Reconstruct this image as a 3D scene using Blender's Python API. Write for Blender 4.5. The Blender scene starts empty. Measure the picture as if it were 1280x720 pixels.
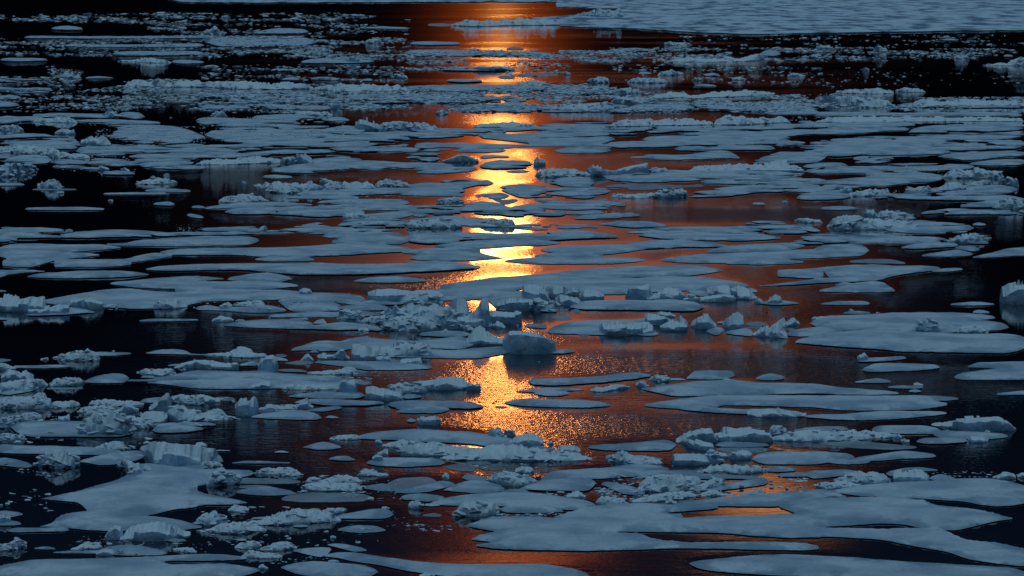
import bpy, bmesh, math, random
import numpy as np

# ------------------------------------------------------------------ camera
F_PX, W_PX, H_PX = 5000.0, 1280.0, 720.0
CAM_H = 20.0
PITCH = math.atan(420.0 / F_PX)
sc = bpy.context.scene
cam_data = bpy.data.cameras.new("camera")
cam_data.sensor_width = 36.0
cam_data.lens = 36.0 * F_PX / W_PX
cam_data.clip_start = 1.0
cam_data.clip_end = 60000.0
cam = bpy.data.objects.new("camera", cam_data)
sc.collection.objects.link(cam)
cam.location = (0, 0, CAM_H)
cam.rotation_euler = (math.radians(90) - PITCH, 0, 0)
sc.camera = cam

# ------------------------------------------------------------------ light, sky, exposure
SUN_AZ, SUN_EL = -0.15, 4.3          # degrees, azimuth measured from +Y towards +X
sc.view_settings.view_transform = 'Standard'
sc.view_settings.look = 'None'
sc.view_settings.gamma = 1.0
sc.view_settings.exposure = 0.0
sc.render.resolution_x, sc.render.resolution_y = 1024, 576
sc.render.engine = 'CYCLES'
sc.cycles.sample_clamp_indirect = 4.0
sc.cycles.sample_clamp_direct = 6.0
sc.cycles.max_bounces = 5

sun_data = bpy.data.lights.new("sun", 'SUN')
sun_data.energy = 0.005
sun_data.angle = math.radians(0.9)
sun_data.color = (1.0, 0.35, 0.08)
sun = bpy.data.objects.new("sun", sun_data)
sc.collection.objects.link(sun)
sun.rotation_euler = (math.radians(90 - SUN_EL), 0, math.radians(180 - SUN_AZ))
sun.location = (0, 300, 60)

world = bpy.data.worlds.new("World")
sc.world = world
world.use_nodes = True
wt = world.node_tree
wt.nodes.clear()


class NB:
    """tiny node-building helper"""
    def __init__(s, tree): s.t = tree
    def n(s, kind, **kw):
        nd = s.t.nodes.new(kind)
        for k, v in kw.items(): setattr(nd, k, v)
        return nd
    def put(s, sock, v):
        if hasattr(v, 'is_linked') or hasattr(v, 'links'): s.t.links.new(v, sock)
        else: sock.default_value = v
    def m(s, op, a, b=None, c=None, clamp=False):
        nd = s.n('ShaderNodeMath', operation=op, use_clamp=clamp)
        s.put(nd.inputs[0], a)
        if b is not None: s.put(nd.inputs[1], b)
        if c is not None: s.put(nd.inputs[2], c)
        return nd.outputs[0]
    def ramp(s, v, a, b, c0=0.0, c1=1.0, smooth=True):
        nd = s.n('ShaderNodeMapRange')
        nd.interpolation_type = 'SMOOTHSTEP' if smooth else 'LINEAR'
        s.put(nd.inputs['Value'], v); s.put(nd.inputs['From Min'], a); s.put(nd.inputs['From Max'], b)
        s.put(nd.inputs['To Min'], c0); s.put(nd.inputs['To Max'], c1)
        return nd.outputs['Result']
    def mix(s, f, a, b, mode='MIX'):
        nd = s.n('ShaderNodeMix', data_type='RGBA', blend_type=mode)
        s.put(nd.inputs[0], f); s.put(nd.inputs[6], a); s.put(nd.inputs[7], b)
        return nd.outputs[2]
    def noise(s, vec, scale, detail=3.0, rough=0.55):
        nd = s.n('ShaderNodeTexNoise')
        if vec is not None: s.t.links.new(vec, nd.inputs['Vector'])
        nd.inputs['Scale'].default_value = scale
        nd.inputs['Detail'].default_value = detail
        nd.inputs['Roughness'].default_value = rough
        return nd.outputs[0]
    def scale_vec(s, vec, sc3):
        nd = s.n('ShaderNodeMapping')
        s.t.links.new(vec, nd.inputs['Vector'])
        nd.inputs['Scale'].default_value = sc3
        return nd.outputs[0]
    def col(s, c, k):
        nd = s.n('ShaderNodeVectorMath', operation='SCALE')
        nd.inputs[0].default_value = c
        s.put(nd.inputs['Scale'], k)
        return nd.outputs[0]
    def add(s, a, b):
        nd = s.n('ShaderNodeVectorMath', operation='ADD')
        s.put(nd.inputs[0], a); s.put(nd.inputs[1], b)
        return nd.outputs[0]


w = NB(wt)
tc = w.n('ShaderNodeTexCoord').outputs['Generated']
nrm = w.n('ShaderNodeVectorMath', operation='NORMALIZE'); wt.links.new(tc, nrm.inputs[0])
sep = w.n('ShaderNodeSeparateXYZ'); wt.links.new(nrm.outputs[0], sep.inputs[0])
el = w.m('MULTIPLY', w.m('ARCSINE', sep.outputs[2]), 57.29578)
az = w.m('MULTIPLY', w.m('ARCTAN2', sep.outputs[0], sep.outputs[1]), 57.29578)
sky = w.n('ShaderNodeTexSky', sky_type='NISHITA')
sky.sun_disc = False
sky.sun_elevation = math.radians(SUN_EL)
sky.sun_rotation = math.radians(SUN_AZ)
sky.air_density = 1.0; sky.dust_density = 0.3; sky.ozone_density = 4.0
cl = w.noise(w.scale_vec(nrm.outputs[0], (1, 1, 5)), 2.2, 4.0)
# low dark cloud bank all round the horizon, clear twilight blue above it
bank_top = w.m('MULTIPLY_ADD', cl, 14.0, 12.0)
open_sky = w.ramp(w.m('SUBTRACT', el, bank_top), 0.0, 26.0)
upper = w.n('ShaderNodeVectorMath', operation='MULTIPLY')
wt.links.new(sky.outputs[0], upper.inputs[0]); upper.inputs[1].default_value = (12.2, 6.8, 3.8)
base = w.n('ShaderNodeVectorMath', operation='SCALE')
wt.links.new(upper.outputs[0], base.inputs[0]); w.put(base.inputs['Scale'], w.m('MULTIPLY', open_sky, 1.0))
low = w.col((0.05, 0.125, 0.29), w.ramp(el, 4.5, 11.0, 0.04, 1.0))
total = w.add(base.outputs[0], low)


def glow(a0, e0, sa, se_dn, se_up, p, colr):
    da = w.m('DIVIDE', w.m('SUBTRACT', az, a0), sa)
    d0 = w.m('SUBTRACT', el, e0)
    de = w.m('ADD', w.m('DIVIDE', w.m('MAXIMUM', d0, 0.0), se_up), w.m('DIVIDE', w.m('MINIMUM', d0, 0.0), se_dn))
    r = w.m('SQRT', w.m('ADD', w.m('MULTIPLY', da, da), w.m('MULTIPLY', de, de)))
    g = w.m('EXPONENT', w.m('MULTIPLY', w.m('POWER', r, p), -1.0))
    return w.col(colr, g)


streak = w.ramp(w.noise(w.scale_vec(nrm.outputs[0], (3, 3, 60)), 3.0, 4.0), 0.3, 0.7, 0.65, 1.25)
gsum = w.add(w.add(glow(SUN_AZ, 4.3, 0.19, 1.7, 1.9, 1.6, (30.0, 14.0, 3.4)),
                   glow(SUN_AZ, 4.4, 0.54, 2.4, 1.6, 1.5, (13.0, 2.1, 0.27))),
             glow(0.8, 4.9, 3.0, 1.5, 1.8, 2.4, (3.9, 1.3, 0.85)))
# two glow streaks added to the unseen sky so calm pools reflect orange
gsum = w.add(gsum, glow(0.1, 8.68, 1.1, 0.16, 0.16, 2.0, (8.0, 1.7, 0.34)))
gsum = w.add(gsum, glow(3.6, 7.85, 0.75, 0.45, 0.35, 2.0, (10.5, 3.7, 1.3)))
gs = w.n('ShaderNodeVectorMath', operation='SCALE')
wt.links.new(gsum, gs.inputs[0]); w.put(gs.inputs['Scale'], streak)
total = w.add(total, gs.outputs[0])
bg = w.n('ShaderNodeBackground'); bg.inputs['Strength'].default_value = 0.1
wt.links.new(total, bg.inputs['Color'])
wo = w.n('ShaderNodeOutputWorld'); wt.links.new(bg.outputs[0], wo.inputs[0])

SURVEY = """
T 0 0
F distant straight edge of pack ice along the very top of the picture|1010,-60,6 1300,-60,14 1600,-60,15 2000,-60,13 2500,-60,12 2900,-60,10 3600,-60,9
F wide far field of wind rippled pack ice in the upper right corner|3880,-60,52 3960,-60,178 4120,-60,185 4300,-60,198 4700,-60,212 5100,-60,205 5400,-60,200 6000,-60,190 6400,-60,187 7000,-60,185;3300,112,134 3500,100,160 3700,85,172 3900,60,176 4050,20,178;3480,8,42 3700,-20,50 3900,-60,52 4060,-60,52
R|3620,80,98 3720,62,105 3830,60,110 3900,55,110
R low snowy point reaching into the far orange water|2820,140,160 2900,125,165 2960,118,168 3020,135,166 3200,120,160 3500,120,158
G|2670,150,160 2750,145,166 2830,150,164
F|0,366,376 100,362,382 300,366,376
R small snow peak on a flat strip in the far left dark water|735,374,384 850,374,386 905,362,392 940,355,394 1000,370,394 1070,380,392
F|1070,378,390 1150,372,396 1280,382,394
R small steep snow island in the far left black water|1270,200,214 1310,185,216 1340,165,217 1370,190,217 1405,205,214
R|375,470,488 410,458,490 440,460,490 500,482,490
F|530,480,490 620,476,488 710,482,486
R|780,500,540 900,510,545 960,500,548 985,490,548 1010,515,545 1280,500,545
B|945,515,545 970,492,548 995,500,545
R|650,700,730 690,686,740 740,700,742
F|740,705,725 860,700,740 900,715,740
F|320,170,180 420,160,185 520,172,184
F|940,174,180 1000,170,184 1040,178,182
F|150,226,236 700,228,240 1280,226,236
F|400,275,290 800,280,294 1280,270,292
F|700,325,345 1000,320,345 1280,322,340
F|-40,480,510 100,488,508 320,495,502
F|-60,535,560 100,555,575 330,550,575
F|-60,600,620 60,595,625 130,600,615
F|-60,640,662 50,640,664 120,650,655
S 90 6 22 0.15|-20,230,350 400,225,350 1280,222,352
S 40 6 26 0.12|-20,90,130 700,85,140 1280,80,225
S 60 6 24 0.15|-20,480,700 340,480,700 420,580,680 800,520,700
S 80 6 22 0.2|780,500,690 1280,490,700
S 14 6 20 0.1|300,410,470 500,440,560
T 256 0
F|300,200,206 450,176,208 650,182,206
F|870,92,96 940,88,97 1005,94,100
F|520,116,120 570,104,121 590,116,120
R|100,100,110 140,92,112 160,105,110
R|1000,250,270 1050,240,272 1110,255,270
F|0,230,290 400,225,290 700,240,280
F|600,380,390 700,365,392 900,355,392 1060,370,388
R|880,365,385 925,350,388 970,370,385
F|480,490,498 560,482,500 600,490,498
F|660,485,495 750,480,497 850,488,494
F|970,496,502 1040,490,504 1050,495,500
R|1175,470,485 1200,455,488 1270,478,490
F|180,468,474 215,468,475
F|410,430,438 480,428,440 540,432,437
R long broken crest of snow blocks closing the far dark lead on the left|0,505,540 70,500,550 200,505,560 300,510,558 400,530,560 520,515,560 680,525,555
R|680,530,560 850,525,575 950,525,575 1280,540,570
B dark rounded block in the middle of the far brash|785,650,680 820,628,685 860,645,682
F|860,645,665 1000,650,678 1150,655,672
F|450,590,610 560,575,630 700,590,620
F|-40,590,605 200,575,610 400,585,600
F|150,610,630 400,615,640 800,605,640
F|-40,650,680 200,640,675 500,660,680 800,665,685
F|900,600,625 1100,600,640 1400,595,630
R|40,710,730 90,695,735 140,712,730
R|560,700,720 640,695,725 800,705,722
F|1000,168,176 1100,164,178 1280,172,180
S 160 6 22 0.2|-20,225,360 600,225,365 1280,240,380
S 50 6 24 0.12|-20,80,220 600,60,215 1280,120,215
S 34 6 24 0.15|-20,410,500 700,400,500 1280,410,520
S 200 6 24 0.25|-20,510,700 600,520,710 1280,545,700
T 512 0
F|0,262,275 150,258,280 320,265,276
F|-40,312,345 200,310,350 500,320,345 900,330,352
F|200,425,436 420,420,440 660,425,434
B dark flat tipped crust crossing the far glare|400,425,435 440,415,438 560,418,438 620,420,436
G|550,476,486 600,470,492 660,482,490
G|670,465,474 760,458,480 940,462,474
G|600,300,310 660,290,312 720,300,308
G|330,390,400 360,385,403 380,395,402
B|1050,90,98 1080,76,100 1110,92,98
R|650,520,540 780,500,530 860,510,525
R|1110,490,515 1160,482,520 1250,488,518
R|960,450,466 985,448,470 1010,458,468
F|230,495,505 320,492,512 460,498,506
F|-40,540,560 300,535,570 700,530,570 1000,540,575 1280,545,575
F|-40,600,640 300,590,640 500,610,650 760,620,650
F|300,655,690 600,650,695 900,660,700 1280,640,690
R|160,700,715 200,685,720 240,700,715
F|900,560,590 1280,560,590
R|880,665,690 1000,650,692 1280,640,690
R|360,305,318 410,300,320 440,310,318
S 120 6 24 0.2|-20,310,365 700,318,362 1280,315,395
S 40 6 24 0.15|-20,370,440 200,380,440 350,370,440
S 16 6 20 0.1|600,370,480 1000,400,480
S 220 6 24 0.25|-20,540,705 600,540,700 1280,500,690
S 8 5 12 0.1|400,230,300 900,230,300
T 768 0
R|310,268,280 350,260,284 400,265,285 440,262,284 478,272,280
R wind carved low ridge with a dark foot in the far right brash|350,365,385 400,358,388 600,365,388 800,362,385 900,325,380 960,318,360
F|-40,310,322 130,300,320 240,308,318
F|150,450,462 235,450,462
R|270,455,470 340,435,474 440,450,465
R|80,500,515 190,482,522 280,488,520 340,508,518
B|485,495,502 515,482,507 555,495,503
B|735,492,500 790,480,502 818,490,498
R|1080,465,476 1130,454,478 1190,470,478
F|480,535,542 550,522,545 640,532,540
F|550,464,472 620,455,474 660,465,472
F|910,320,340 980,310,350 1040,325,345
R wavy crest of snow blocks below the far right brown water|200,600,620 300,580,615 350,578,610 415,570,610 500,600,615 620,575,610 760,570,605 860,560,600 1000,565,590
R|-20,560,580 60,545,590 170,560,580
R|-20,620,640 40,600,650 200,610,650
F|-40,655,680 60,640,692 300,640,695 500,650,690
F|-40,680,696 50,675,700 100,685,695
F|500,640,670 800,650,690 1000,640,690 1280,650,690
F|940,690,712 1280,685,712
S 90 6 24 0.2|-20,300,390 700,300,390 1280,300,380
S 24 6 24 0.15|-20,410,520 400,400,520 1280,420,520
S 200 6 24 0.25|-20,560,700 500,600,700 1280,590,700
S 14 6 20 0.1|400,225,290 1280,215,290
T 1024 0
R|-20,285,305 40,282,308 90,292,304
F|770,225,232 800,222,234 820,226,232
F|770,243,249 820,240,251 875,245,249
R|335,300,320 370,290,325 430,300,325
R|840,355,366 900,340,368 940,350,366
F|1150,343,350 1180,340,353 1215,345,350
R snowy mound with a long flat tail at the far right edge|1030,404,410 1150,398,412 1220,385,412 1260,365,412 1320,360,412
B|270,430,440 290,422,446 315,432,440
R|105,565,580 230,560,585 340,550,588 470,565,585
R|480,560,572 560,546,578 660,565,575
R|-20,590,620 100,585,660 250,600,675 400,620,675 480,640,660
R|560,640,655 700,620,665 850,640,662 900,625,665 1000,615,662 1100,630,660 1300,625,665
F|500,650,668 800,640,670 1280,645,668
F|-40,700,720 250,705,722 600,708,725 1280,700,725
F|1180,610,625 1280,605,622
S 50 6 22 0.15|-20,300,390 500,290,380 1280,310,370
S 20 6 18 0.1|-20,215,290 1280,215,290
S 10 6 16 0.1|-20,400,560 1280,440,520
S 90 6 24 0.25|-20,590,690 500,600,690 1280,610,670
T 0 144
F|-60,10,50 50,10,45 150,15,30 280,12,24
F|200,-5,6 400,-10,8 700,-5,12
R|200,20,42 420,10,48 480,30,50
F|400,35,48 700,30,50 900,38,52 1000,42,50
R snow hump and small peaks at the far left border of the dense ice|-20,90,112 50,62,116 80,65,116 150,90,112
R|340,100,118 400,86,122 470,100,120
F|-60,110,150 100,115,135 350,115,125 500,122,132
F|0,165,178 150,150,195 350,143,205 470,145,206 505,172,195
B rounded blue tinged boulder embedded in the long grey sheet|505,160,185 560,135,190 640,138,192 690,180,190
F long grey sheet with fine dark cracks ending in the embedded boulder|480,215,230 500,192,238 700,188,236 1000,192,215 1280,180,192
F|600,85,110 700,65,135 850,62,170 1000,65,180 1280,80,190
S 120 3 11 0.4|600,80,130 700,65,150 1280,70,185
R|-60,190,240 60,190,235 200,195,245 330,200,232 370,215,228
R|260,230,250 320,215,262 400,235,270 560,240,272
F|560,240,300 700,235,312 900,245,255
F|880,205,230 1050,202,232 1280,200,240 1500,190,246
F|820,240,262 1000,245,275 1280,230,270
F|340,282,305 500,265,306 560,272,306
F|540,285,306 700,270,312 900,278,308 1100,272,305 1210,285,302
F|20,282,296 80,258,300 200,250,302 300,255,296 320,270,290
R|-60,300,385 60,300,388 150,305,355 240,330,340
F|-60,245,270 60,250,262 100,255,260
B|615,325,338 640,314,344 680,335,344
F|330,315,322 500,318,328 680,335,342
B|755,335,350 780,328,354 810,348,354
F|640,355,363 740,350,366 840,358,364
F|880,300,325 1100,310,332 1280,315,335
G|200,460,466 300,455,470 480,460,467
R crumbled heap on a thin plate in the black left water|240,425,438 280,408,462 360,412,464 392,440,462
B|355,480,488 380,477,492 400,482,490
F hair thin bright line of ice far out on the black left water|160,581,587 350,578,590 500,578,590 650,582,588
F|650,487,491 850,483,492 1040,485,491
R low snow pile carrying two round knobs on the black left water|845,422,430 900,408,433 980,395,434 1060,405,430 1108,418,424
B|940,385,402 955,378,406 975,385,404
B egg shaped knob standing tallest on the low snow pile|1022,375,412 1040,358,415 1060,372,412
F thin plate with a small post of ice on it in the black left water|910,468,474 1000,464,477 1100,462,478 1190,470,475
B|1038,450,466 1048,442,468 1058,452,466
F small flat flake with a slight hump below the thin plate with a post|960,550,555 1000,546,558 1050,540,560 1088,552,558
F|1200,570,575 1240,566,578 1280,572,576
F|1170,618,624 1200,618,634 1268,632,640
B|675,530,535 690,526,539 706,532,537
F|-60,428,436 60,425,436 150,430,434
B|45,416,428 55,410,430 65,418,428
S 60 3 12 0.4|-20,10,60 300,20,100 640,20,70 1280,5,60
S 50 3 11 0.35|-20,190,260 500,240,260 800,260,300
S 60 3 11 0.4|600,75,190 1280,80,190
S 12 2 9 0.3|330,310,350 880,320,365
S 14 2 7 0.3|1100,680,716 1270,685,716
F|-60,706,740 60,700,740 150,710,730 300,705,735 420,708,730 455,716,726
T 256 144
F|-60,15,50 150,18,72 400,30,62 600,42,50
F|300,5,22 500,0,32 700,5,45 900,15,40
F|0,80,160 200,70,165 400,60,160 700,70,150 900,65,120 1000,80,110
S 120 3 11 0.4|0,75,160 400,60,160 900,65,120
B pointed white slab standing up beside the far red water strip|940,60,88 965,22,94 1000,20,96 1060,45,96 1090,70,92
R|1080,60,98 1180,48,100 1280,40,98
F broad even sheet behind the pointed white slab|240,165,210 400,130,212 700,120,205 950,115,208 1150,105,160 1280,100,150 1400,90,120;-60,190,228 100,190,230 250,180,215
F|-60,235,262 100,232,265 250,240,255 450,218,240 700,218,240 1000,200,222 1280,185,205 1400,190,200
F|900,215,240 1100,205,222 1280,195,225 1350,200,215
R|-60,290,310 50,275,310 150,280,310 280,260,305 420,265,300 500,285,298
R|470,270,300 540,262,302 575,270,296
B rough snowy boulder at the head of the smooth tapering sheet|570,250,285 600,240,300 640,255,304 672,285,302
F|660,270,300 800,250,300 900,245,300 980,255,290
F smooth tapering sheet above the dark left lead|390,340,345 480,325,355 650,300,358 850,290,358 1100,290,352 1280,300,345 1500,305,350 1600,322,348
F thin pale sliver in the dark lead under the smooth tapering sheet|365,380,388 450,375,392 545,382,388
R|225,418,435 245,412,440 262,428,438
R ragged ridge of snow blocks with a pointed left end|300,430,436 400,428,480 500,420,492 580,430,485 660,415,480 720,440,475
F|580,478,500 800,470,500 1100,455,490 1280,450,482
R|715,405,425 750,398,430 800,410,428
R|740,430,470 820,418,475 900,420,465 1060,420,460
R|1060,430,452 1130,400,455 1180,405,452 1280,430,445
F|510,510,516 700,500,520 900,500,526 960,510,520
R low conical snow drift on the dark left water|85,525,545 160,510,550 230,495,550 330,510,545 400,525,538
F long thin shelf beneath the low conical snow drift|0,576,580 150,555,580 400,545,582 700,555,588 1000,560,590 1280,565,592 1450,570,585
F|130,598,606 200,585,614 400,585,612 600,595,622 900,600,625 1000,590,615
F|610,618,626 700,614,630 800,620,628
F|700,540,556 900,525,558 1100,525,555 1280,530,560
F|820,650,656 900,630,662 1050,620,662 1280,595,645 1400,595,635
R|860,620,650 950,608,655 1040,635,650
F shallow snow cone stretching across the middle left|470,715,722 600,690,735 700,670,740 760,685,738 950,705,725
F|-20,708,716 150,700,718 330,696,715
R|340,700,716 370,690,718 390,702,714
F|820,675,690 1000,668,700 1200,670,695 1280,665,690
S 70 3 12 0.4|-20,5,70 900,30,90 1280,90,100
S 50 3 10 0.35|-20,80,150 900,80,130
S 30 3 9 0.3|500,490,560 900,490,560 1280,500,530
S 26 3 10 0.35|900,660,700 1280,655,710
T 512 144
R|-40,65,80 40,40,92 100,55,95 180,75,95
R|400,60,75 600,42,78 800,50,80
F|-60,95,140 100,85,140 300,85,130 600,80,100 900,55,85 1100,48,82 1280,45,80
F|430,110,135 600,100,155 900,95,185 1280,80,115;750,150,190 1000,130,185 1280,115,180
F|-60,175,185 150,178,200 400,180,210 700,190,200 1000,188,195 1280,180,190
F|-60,205,235 150,205,240 400,215,230 600,210,225
F|-20,250,265 150,232,290 200,240,285
B low pale pyramid of ice left of the broken glare|205,280,292 260,262,296 330,240,298 430,270,295
F|-60,310,352 60,305,360 200,305,362 330,320,350 420,325,340
F|440,305,322 560,282,330 700,278,325 780,300,318
B|775,285,315 795,265,318 850,285,312
F|900,205,230 1050,205,236 1280,190,225
F|950,200,215 1280,190,212
R ridge of snow blocks along the right side of the glare|785,360,380 850,335,390 900,335,390 1000,345,382 1130,345,380
B long low wedge rising to a blunt right end on the far ridge|1100,345,360 1150,320,375 1300,345,375 1420,320,362 1490,305,360 1496,350,360
R|1490,340,358 1560,325,362 1620,338,358
F|130,420,470 250,400,475 420,400,430 520,410,430;-60,440,478 130,420,480 250,440,482 340,465,475
F|850,420,435 950,390,445 1100,388,445 1160,405,425
F|560,445,460 700,430,515 900,450,500 1100,440,520 1250,465,480
F|-60,480,495 100,475,500 330,485,505 450,500,510 560,485,520 620,495,510
G|600,350,356 660,344,362 750,345,358
F|1200,365,390 1400,350,385 1550,340,380 1850,350,385 2100,345,380 2400,355,378
R|170,520,560 250,512,545 330,510,550
F|-60,575,610 100,570,615 300,560,612 450,540,615 570,550,612 620,580,625 900,590,625 980,600,620
F|780,520,530 900,530,550 1280,520,560
F|620,575,595 800,550,600 1000,555,590 1280,560,580
F|-60,640,680 100,640,690 200,630,695 500,640,692 600,660,700
F|590,690,700 750,680,712 950,668,715 1100,680,712 1180,690,705
F|1030,635,650 1280,615,640 1400,625,635
R|-20,660,705 50,655,708 170,650,708 330,655,705
R|440,650,680 560,645,690 660,660,690
F|970,605,615 1100,602,618 1210,598,612
F|1150,665,690 1280,660,690 1400,665,680
G|520,520,530 600,530,560 680,520,540
F|440,255,270 520,250,262 620,258,262
S 40 3 9 0.4|-20,45,95 500,50,95 1280,30,60
S 24 2 8 0.35|0,270,300 200,275,300 450,295,310
S 24 2 8 0.3|560,470,560 700,500,560 1280,470,560
S 20 3 10 0.4|800,340,385 1280,340,380
F|780,100,112 900,90,100 1000,95,105
T 768 144
R|-30,50,72 60,20,72 200,30,68 420,25,65 620,35,60
R|620,30,60 720,0,62 800,10,62 1000,20,50 1100,5,50
F|-60,80,118 100,72,115 300,68,112 500,80,105 700,75,95 900,60,90 1280,30,75
F|180,140,160 400,120,165 500,108,168 700,90,170 900,100,160 1280,80,118
F|-60,170,205 200,165,200 500,160,180 700,165,188 900,160,185 1100,150,165
F|380,200,215 600,190,218 800,180,215 1000,195,212
F|90,258,266 200,248,274 450,250,274 600,225,268 700,218,265 780,260,268
F|850,290,295 950,255,300 1050,225,300 1280,200,290 1350,210,260
F|1000,170,188 1280,155,205 1400,165,195
B|935,300,340 980,290,345 1080,290,345 1100,320,340
R low wide rubble bar with a blocky right half|470,330,350 540,310,355 800,305,352 930,310,348 1120,310,348 1190,330,352
F|-60,385,390 100,360,430 300,355,415 700,350,395 1000,355,388 1130,365,375
F|500,410,422 700,395,425 900,385,430 1050,385,470 1280,400,480 1400,420,475
G|-60,430,465 200,430,465 430,440,460 560,430,445
R|260,480,515 310,478,518 360,455,520 400,460,515 460,485,508
F|460,488,508 600,465,505 740,445,500 900,435,475 1100,440,475
R|-20,495,512 80,490,520 180,495,520 260,480,510
F|-40,542,565 80,550,565
F|1140,505,520 1200,488,525 1350,475,520 1500,472,515
B|1050,538,550 1068,533,553 1082,540,550
F|865,548,554 940,548,556
F|0,618,628 100,610,628 160,620,627
F|-40,668,696 100,668,697 250,672,695 320,685,690
F thin floe above the dark right lead|820,672,680 900,660,684 1050,665,684 1090,678,684
R|1130,650,662 1200,645,675 1300,655,672
F|150,710,718 300,700,730 600,698,735 900,695,735 1000,680,735 1150,685,735 1280,705,730
F|1180,310,325 1350,300,325
F|1190,340,360 1400,330,362 1500,335,355
S 50 3 10 0.4|-20,25,65 600,25,60 1280,10,45
S 24 3 9 0.35|450,310,345 1180,320,345
S 14 2 8 0.3|0,480,520 260,490,520
Z 14 2 6|960,500,545 1140,500,530
T 1024 144
R|-20,20,45 100,5,48 300,10,45 600,8,42 800,15,40 1280,5,40
F|-60,55,70 150,50,80 280,45,78 600,50,60
F|-60,90,118 200,82,115 400,75,95 560,80,92
F|560,95,110 650,70,110 900,55,105 1300,38,95
F|600,125,140 800,105,155 1000,95,150 1300,85,140
F wide smooth sheet in the far right field with thin cracks|-60,165,260 100,150,255 300,135,240 600,138,235 900,155,215 1300,160,200
F|230,235,242 400,225,246 600,218,244 820,222,234
F|685,270,280 800,245,280 1000,225,275 1150,225,255 1300,230,245
F|215,265,275 260,258,278 310,262,270
F|230,285,297 350,265,297 480,262,280
F|-60,300,325 60,298,328 175,300,322
F|-60,330,360 150,325,360 400,310,362 600,300,345 800,305,340 970,310,330
F|300,360,440 450,340,435 600,350,415 700,370,412 780,375,400;-60,420,450 150,400,450 310,390,445
F|945,298,305 1100,280,312 1300,275,305
R line of rounded snow humps at the right with a small spike|770,375,390 830,345,395 900,342,395 960,350,395 1060,340,395 1140,350,395 1158,375,390
B|960,355,392 975,325,396 1000,325,396 1055,375,394
B curled wave shaped ice piece at the right|745,460,468 800,430,470 870,420,468 918,445,462
F|560,480,490 700,460,500 900,450,502 1240,445,480
R|915,430,445 1000,412,448 1080,405,440
R|1150,400,425 1200,388,440 1250,405,445
R|115,475,485 180,450,492 210,455,490
F|-60,480,512 60,478,514 165,495,510
R|165,490,505 250,472,510 340,465,505 440,455,485
F|335,495,515 500,480,520 900,490,525 1100,500,530 1300,480,580;890,560,572 1100,530,580 1300,520,582
R|1100,555,575 1200,520,580 1280,530,580
F|640,605,612 760,590,616 860,582,615 1000,595,612 1300,590,620
F|10,578,586 120,572,588 238,578,585
B round snow ball crowning the rubble heap at the right|278,610,635 300,588,642 340,588,645 362,615,640
R|355,620,650 400,600,655 520,610,655 600,635,650
R long rubble heap under the round snow ball at the right|50,670,700 110,640,712 200,628,716 300,650,716 450,660,716 620,670,715
R|95,690,720 140,660,722 190,680,720
F|400,690,720 600,660,735 750,665,740 900,680,730 960,690,715
F|960,678,683 1000,672,685 1040,680,684
R|540,450,475 640,455,480 700,440,480
S 40 3 9 0.4|-20,5,40 600,10,40 1300,5,30
S 26 3 10 0.35|400,320,345 960,310,330
S 20 3 10 0.4|600,370,400 1150,360,400
S 20 2 8 0.35|100,455,510 700,460,490
T 0 288
F|-60,20,80 0,12,74 60,10,72 105,45,60;-60,0,40 100,-12,42 220,-5,42 300,5,40
F long flat floe with a sharp right tip at the left end of the orange lead|220,30,38 350,20,40 520,8,40 700,-4,36 850,-2,35 1000,12,34 1100,20,25
F branching floe with two black slots cut into its right side|-60,90,180 0,88,178 100,84,180 250,83,180 400,90,138 600,90,122 700,95,114 762,105,109;20,190,222 60,165,226 200,140,228 350,140,182 500,145,168 620,150,154;340,178,228 480,185,228 640,182,228 800,178,216 820,200,212;780,180,200 850,160,195 900,148,190 1000,143,175 1080,152,160
F|665,82,88 760,80,94 880,60,97 1100,45,98 1280,40,96 1500,38,92 1580,42,82 1620,55,65
F|-60,245,300 0,243,298 40,248,275 150,243,262 280,250,255
F|170,280,288 300,265,295 480,256,297 700,258,292 850,262,284 935,270,273
F|910,236,242 1000,222,250 1150,215,250 1280,210,246 1540,205,240 1680,210,238
F|-60,370,380 40,374,380
F|690,325,332 800,315,350 1000,295,362 1150,285,365 1280,283,362 1290,320,365 1150,325,385;1100,320,385 1280,318,375 1450,318,365 1700,320,360 1800,330,352 1860,340,345
F|1000,130,138 1100,120,146 1280,110,152 1500,108,150
F gently domed pale sheet with chunks heaped along its front|265,435,450 400,412,470 550,385,475 700,365,480 830,362,487 950,378,487 1100,385,485 1280,360,440 1350,358,440 1600,370,435 1850,388,425 1900,400,420
B low dark fronted ledge of ice at the left edge|-60,400,500 0,405,505 40,415,512 150,420,512 200,432,500 260,430,505 280,460,500
F|165,520,527 230,500,530 300,490,528 420,480,522 500,485,515 590,505,511
B|175,500,525 300,475,522 380,460,520 430,470,515
B box shaped ice block with a blue front near the black left water|440,430,475 470,422,485 560,420,495 640,440,490 642,455,485
B|1005,455,478 1040,435,488 1100,440,492 1170,472,480
R|960,455,485 1000,445,490 1030,450,488
F|870,560,567 960,550,568 1100,553,566 1240,554,560
F|-60,545,556 45,548,555
S 14 3 9 0.3|640,450,475 720,460,490 780,470,485
S 14 3 9 0.4|1100,-10,12 1270,-20,10
T 256 288
F|-20,-15,-5 100,-12,8 300,-8,18 600,-2,14 850,-5,10
F|-256,15,22 0,12,25 200,5,22 350,2,12
F|140,132,136 180,128,138 280,130,142
F|740,28,38 820,10,42 900,-5,70 1050,-8,75 1200,0,75 1260,30,78;800,65,76 900,45,80 1100,40,80 1300,30,82
F long wavy floe running above the oval salmon pool|-260,120,150 0,112,150 250,108,152 480,105,155 640,98,160 880,78,152 1000,75,142 1150,88,135 1300,110,128;270,145,155 400,135,165 560,140,168 680,145,160
F|315,175,182 400,168,192 500,165,193 640,162,190 685,178,186
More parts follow.
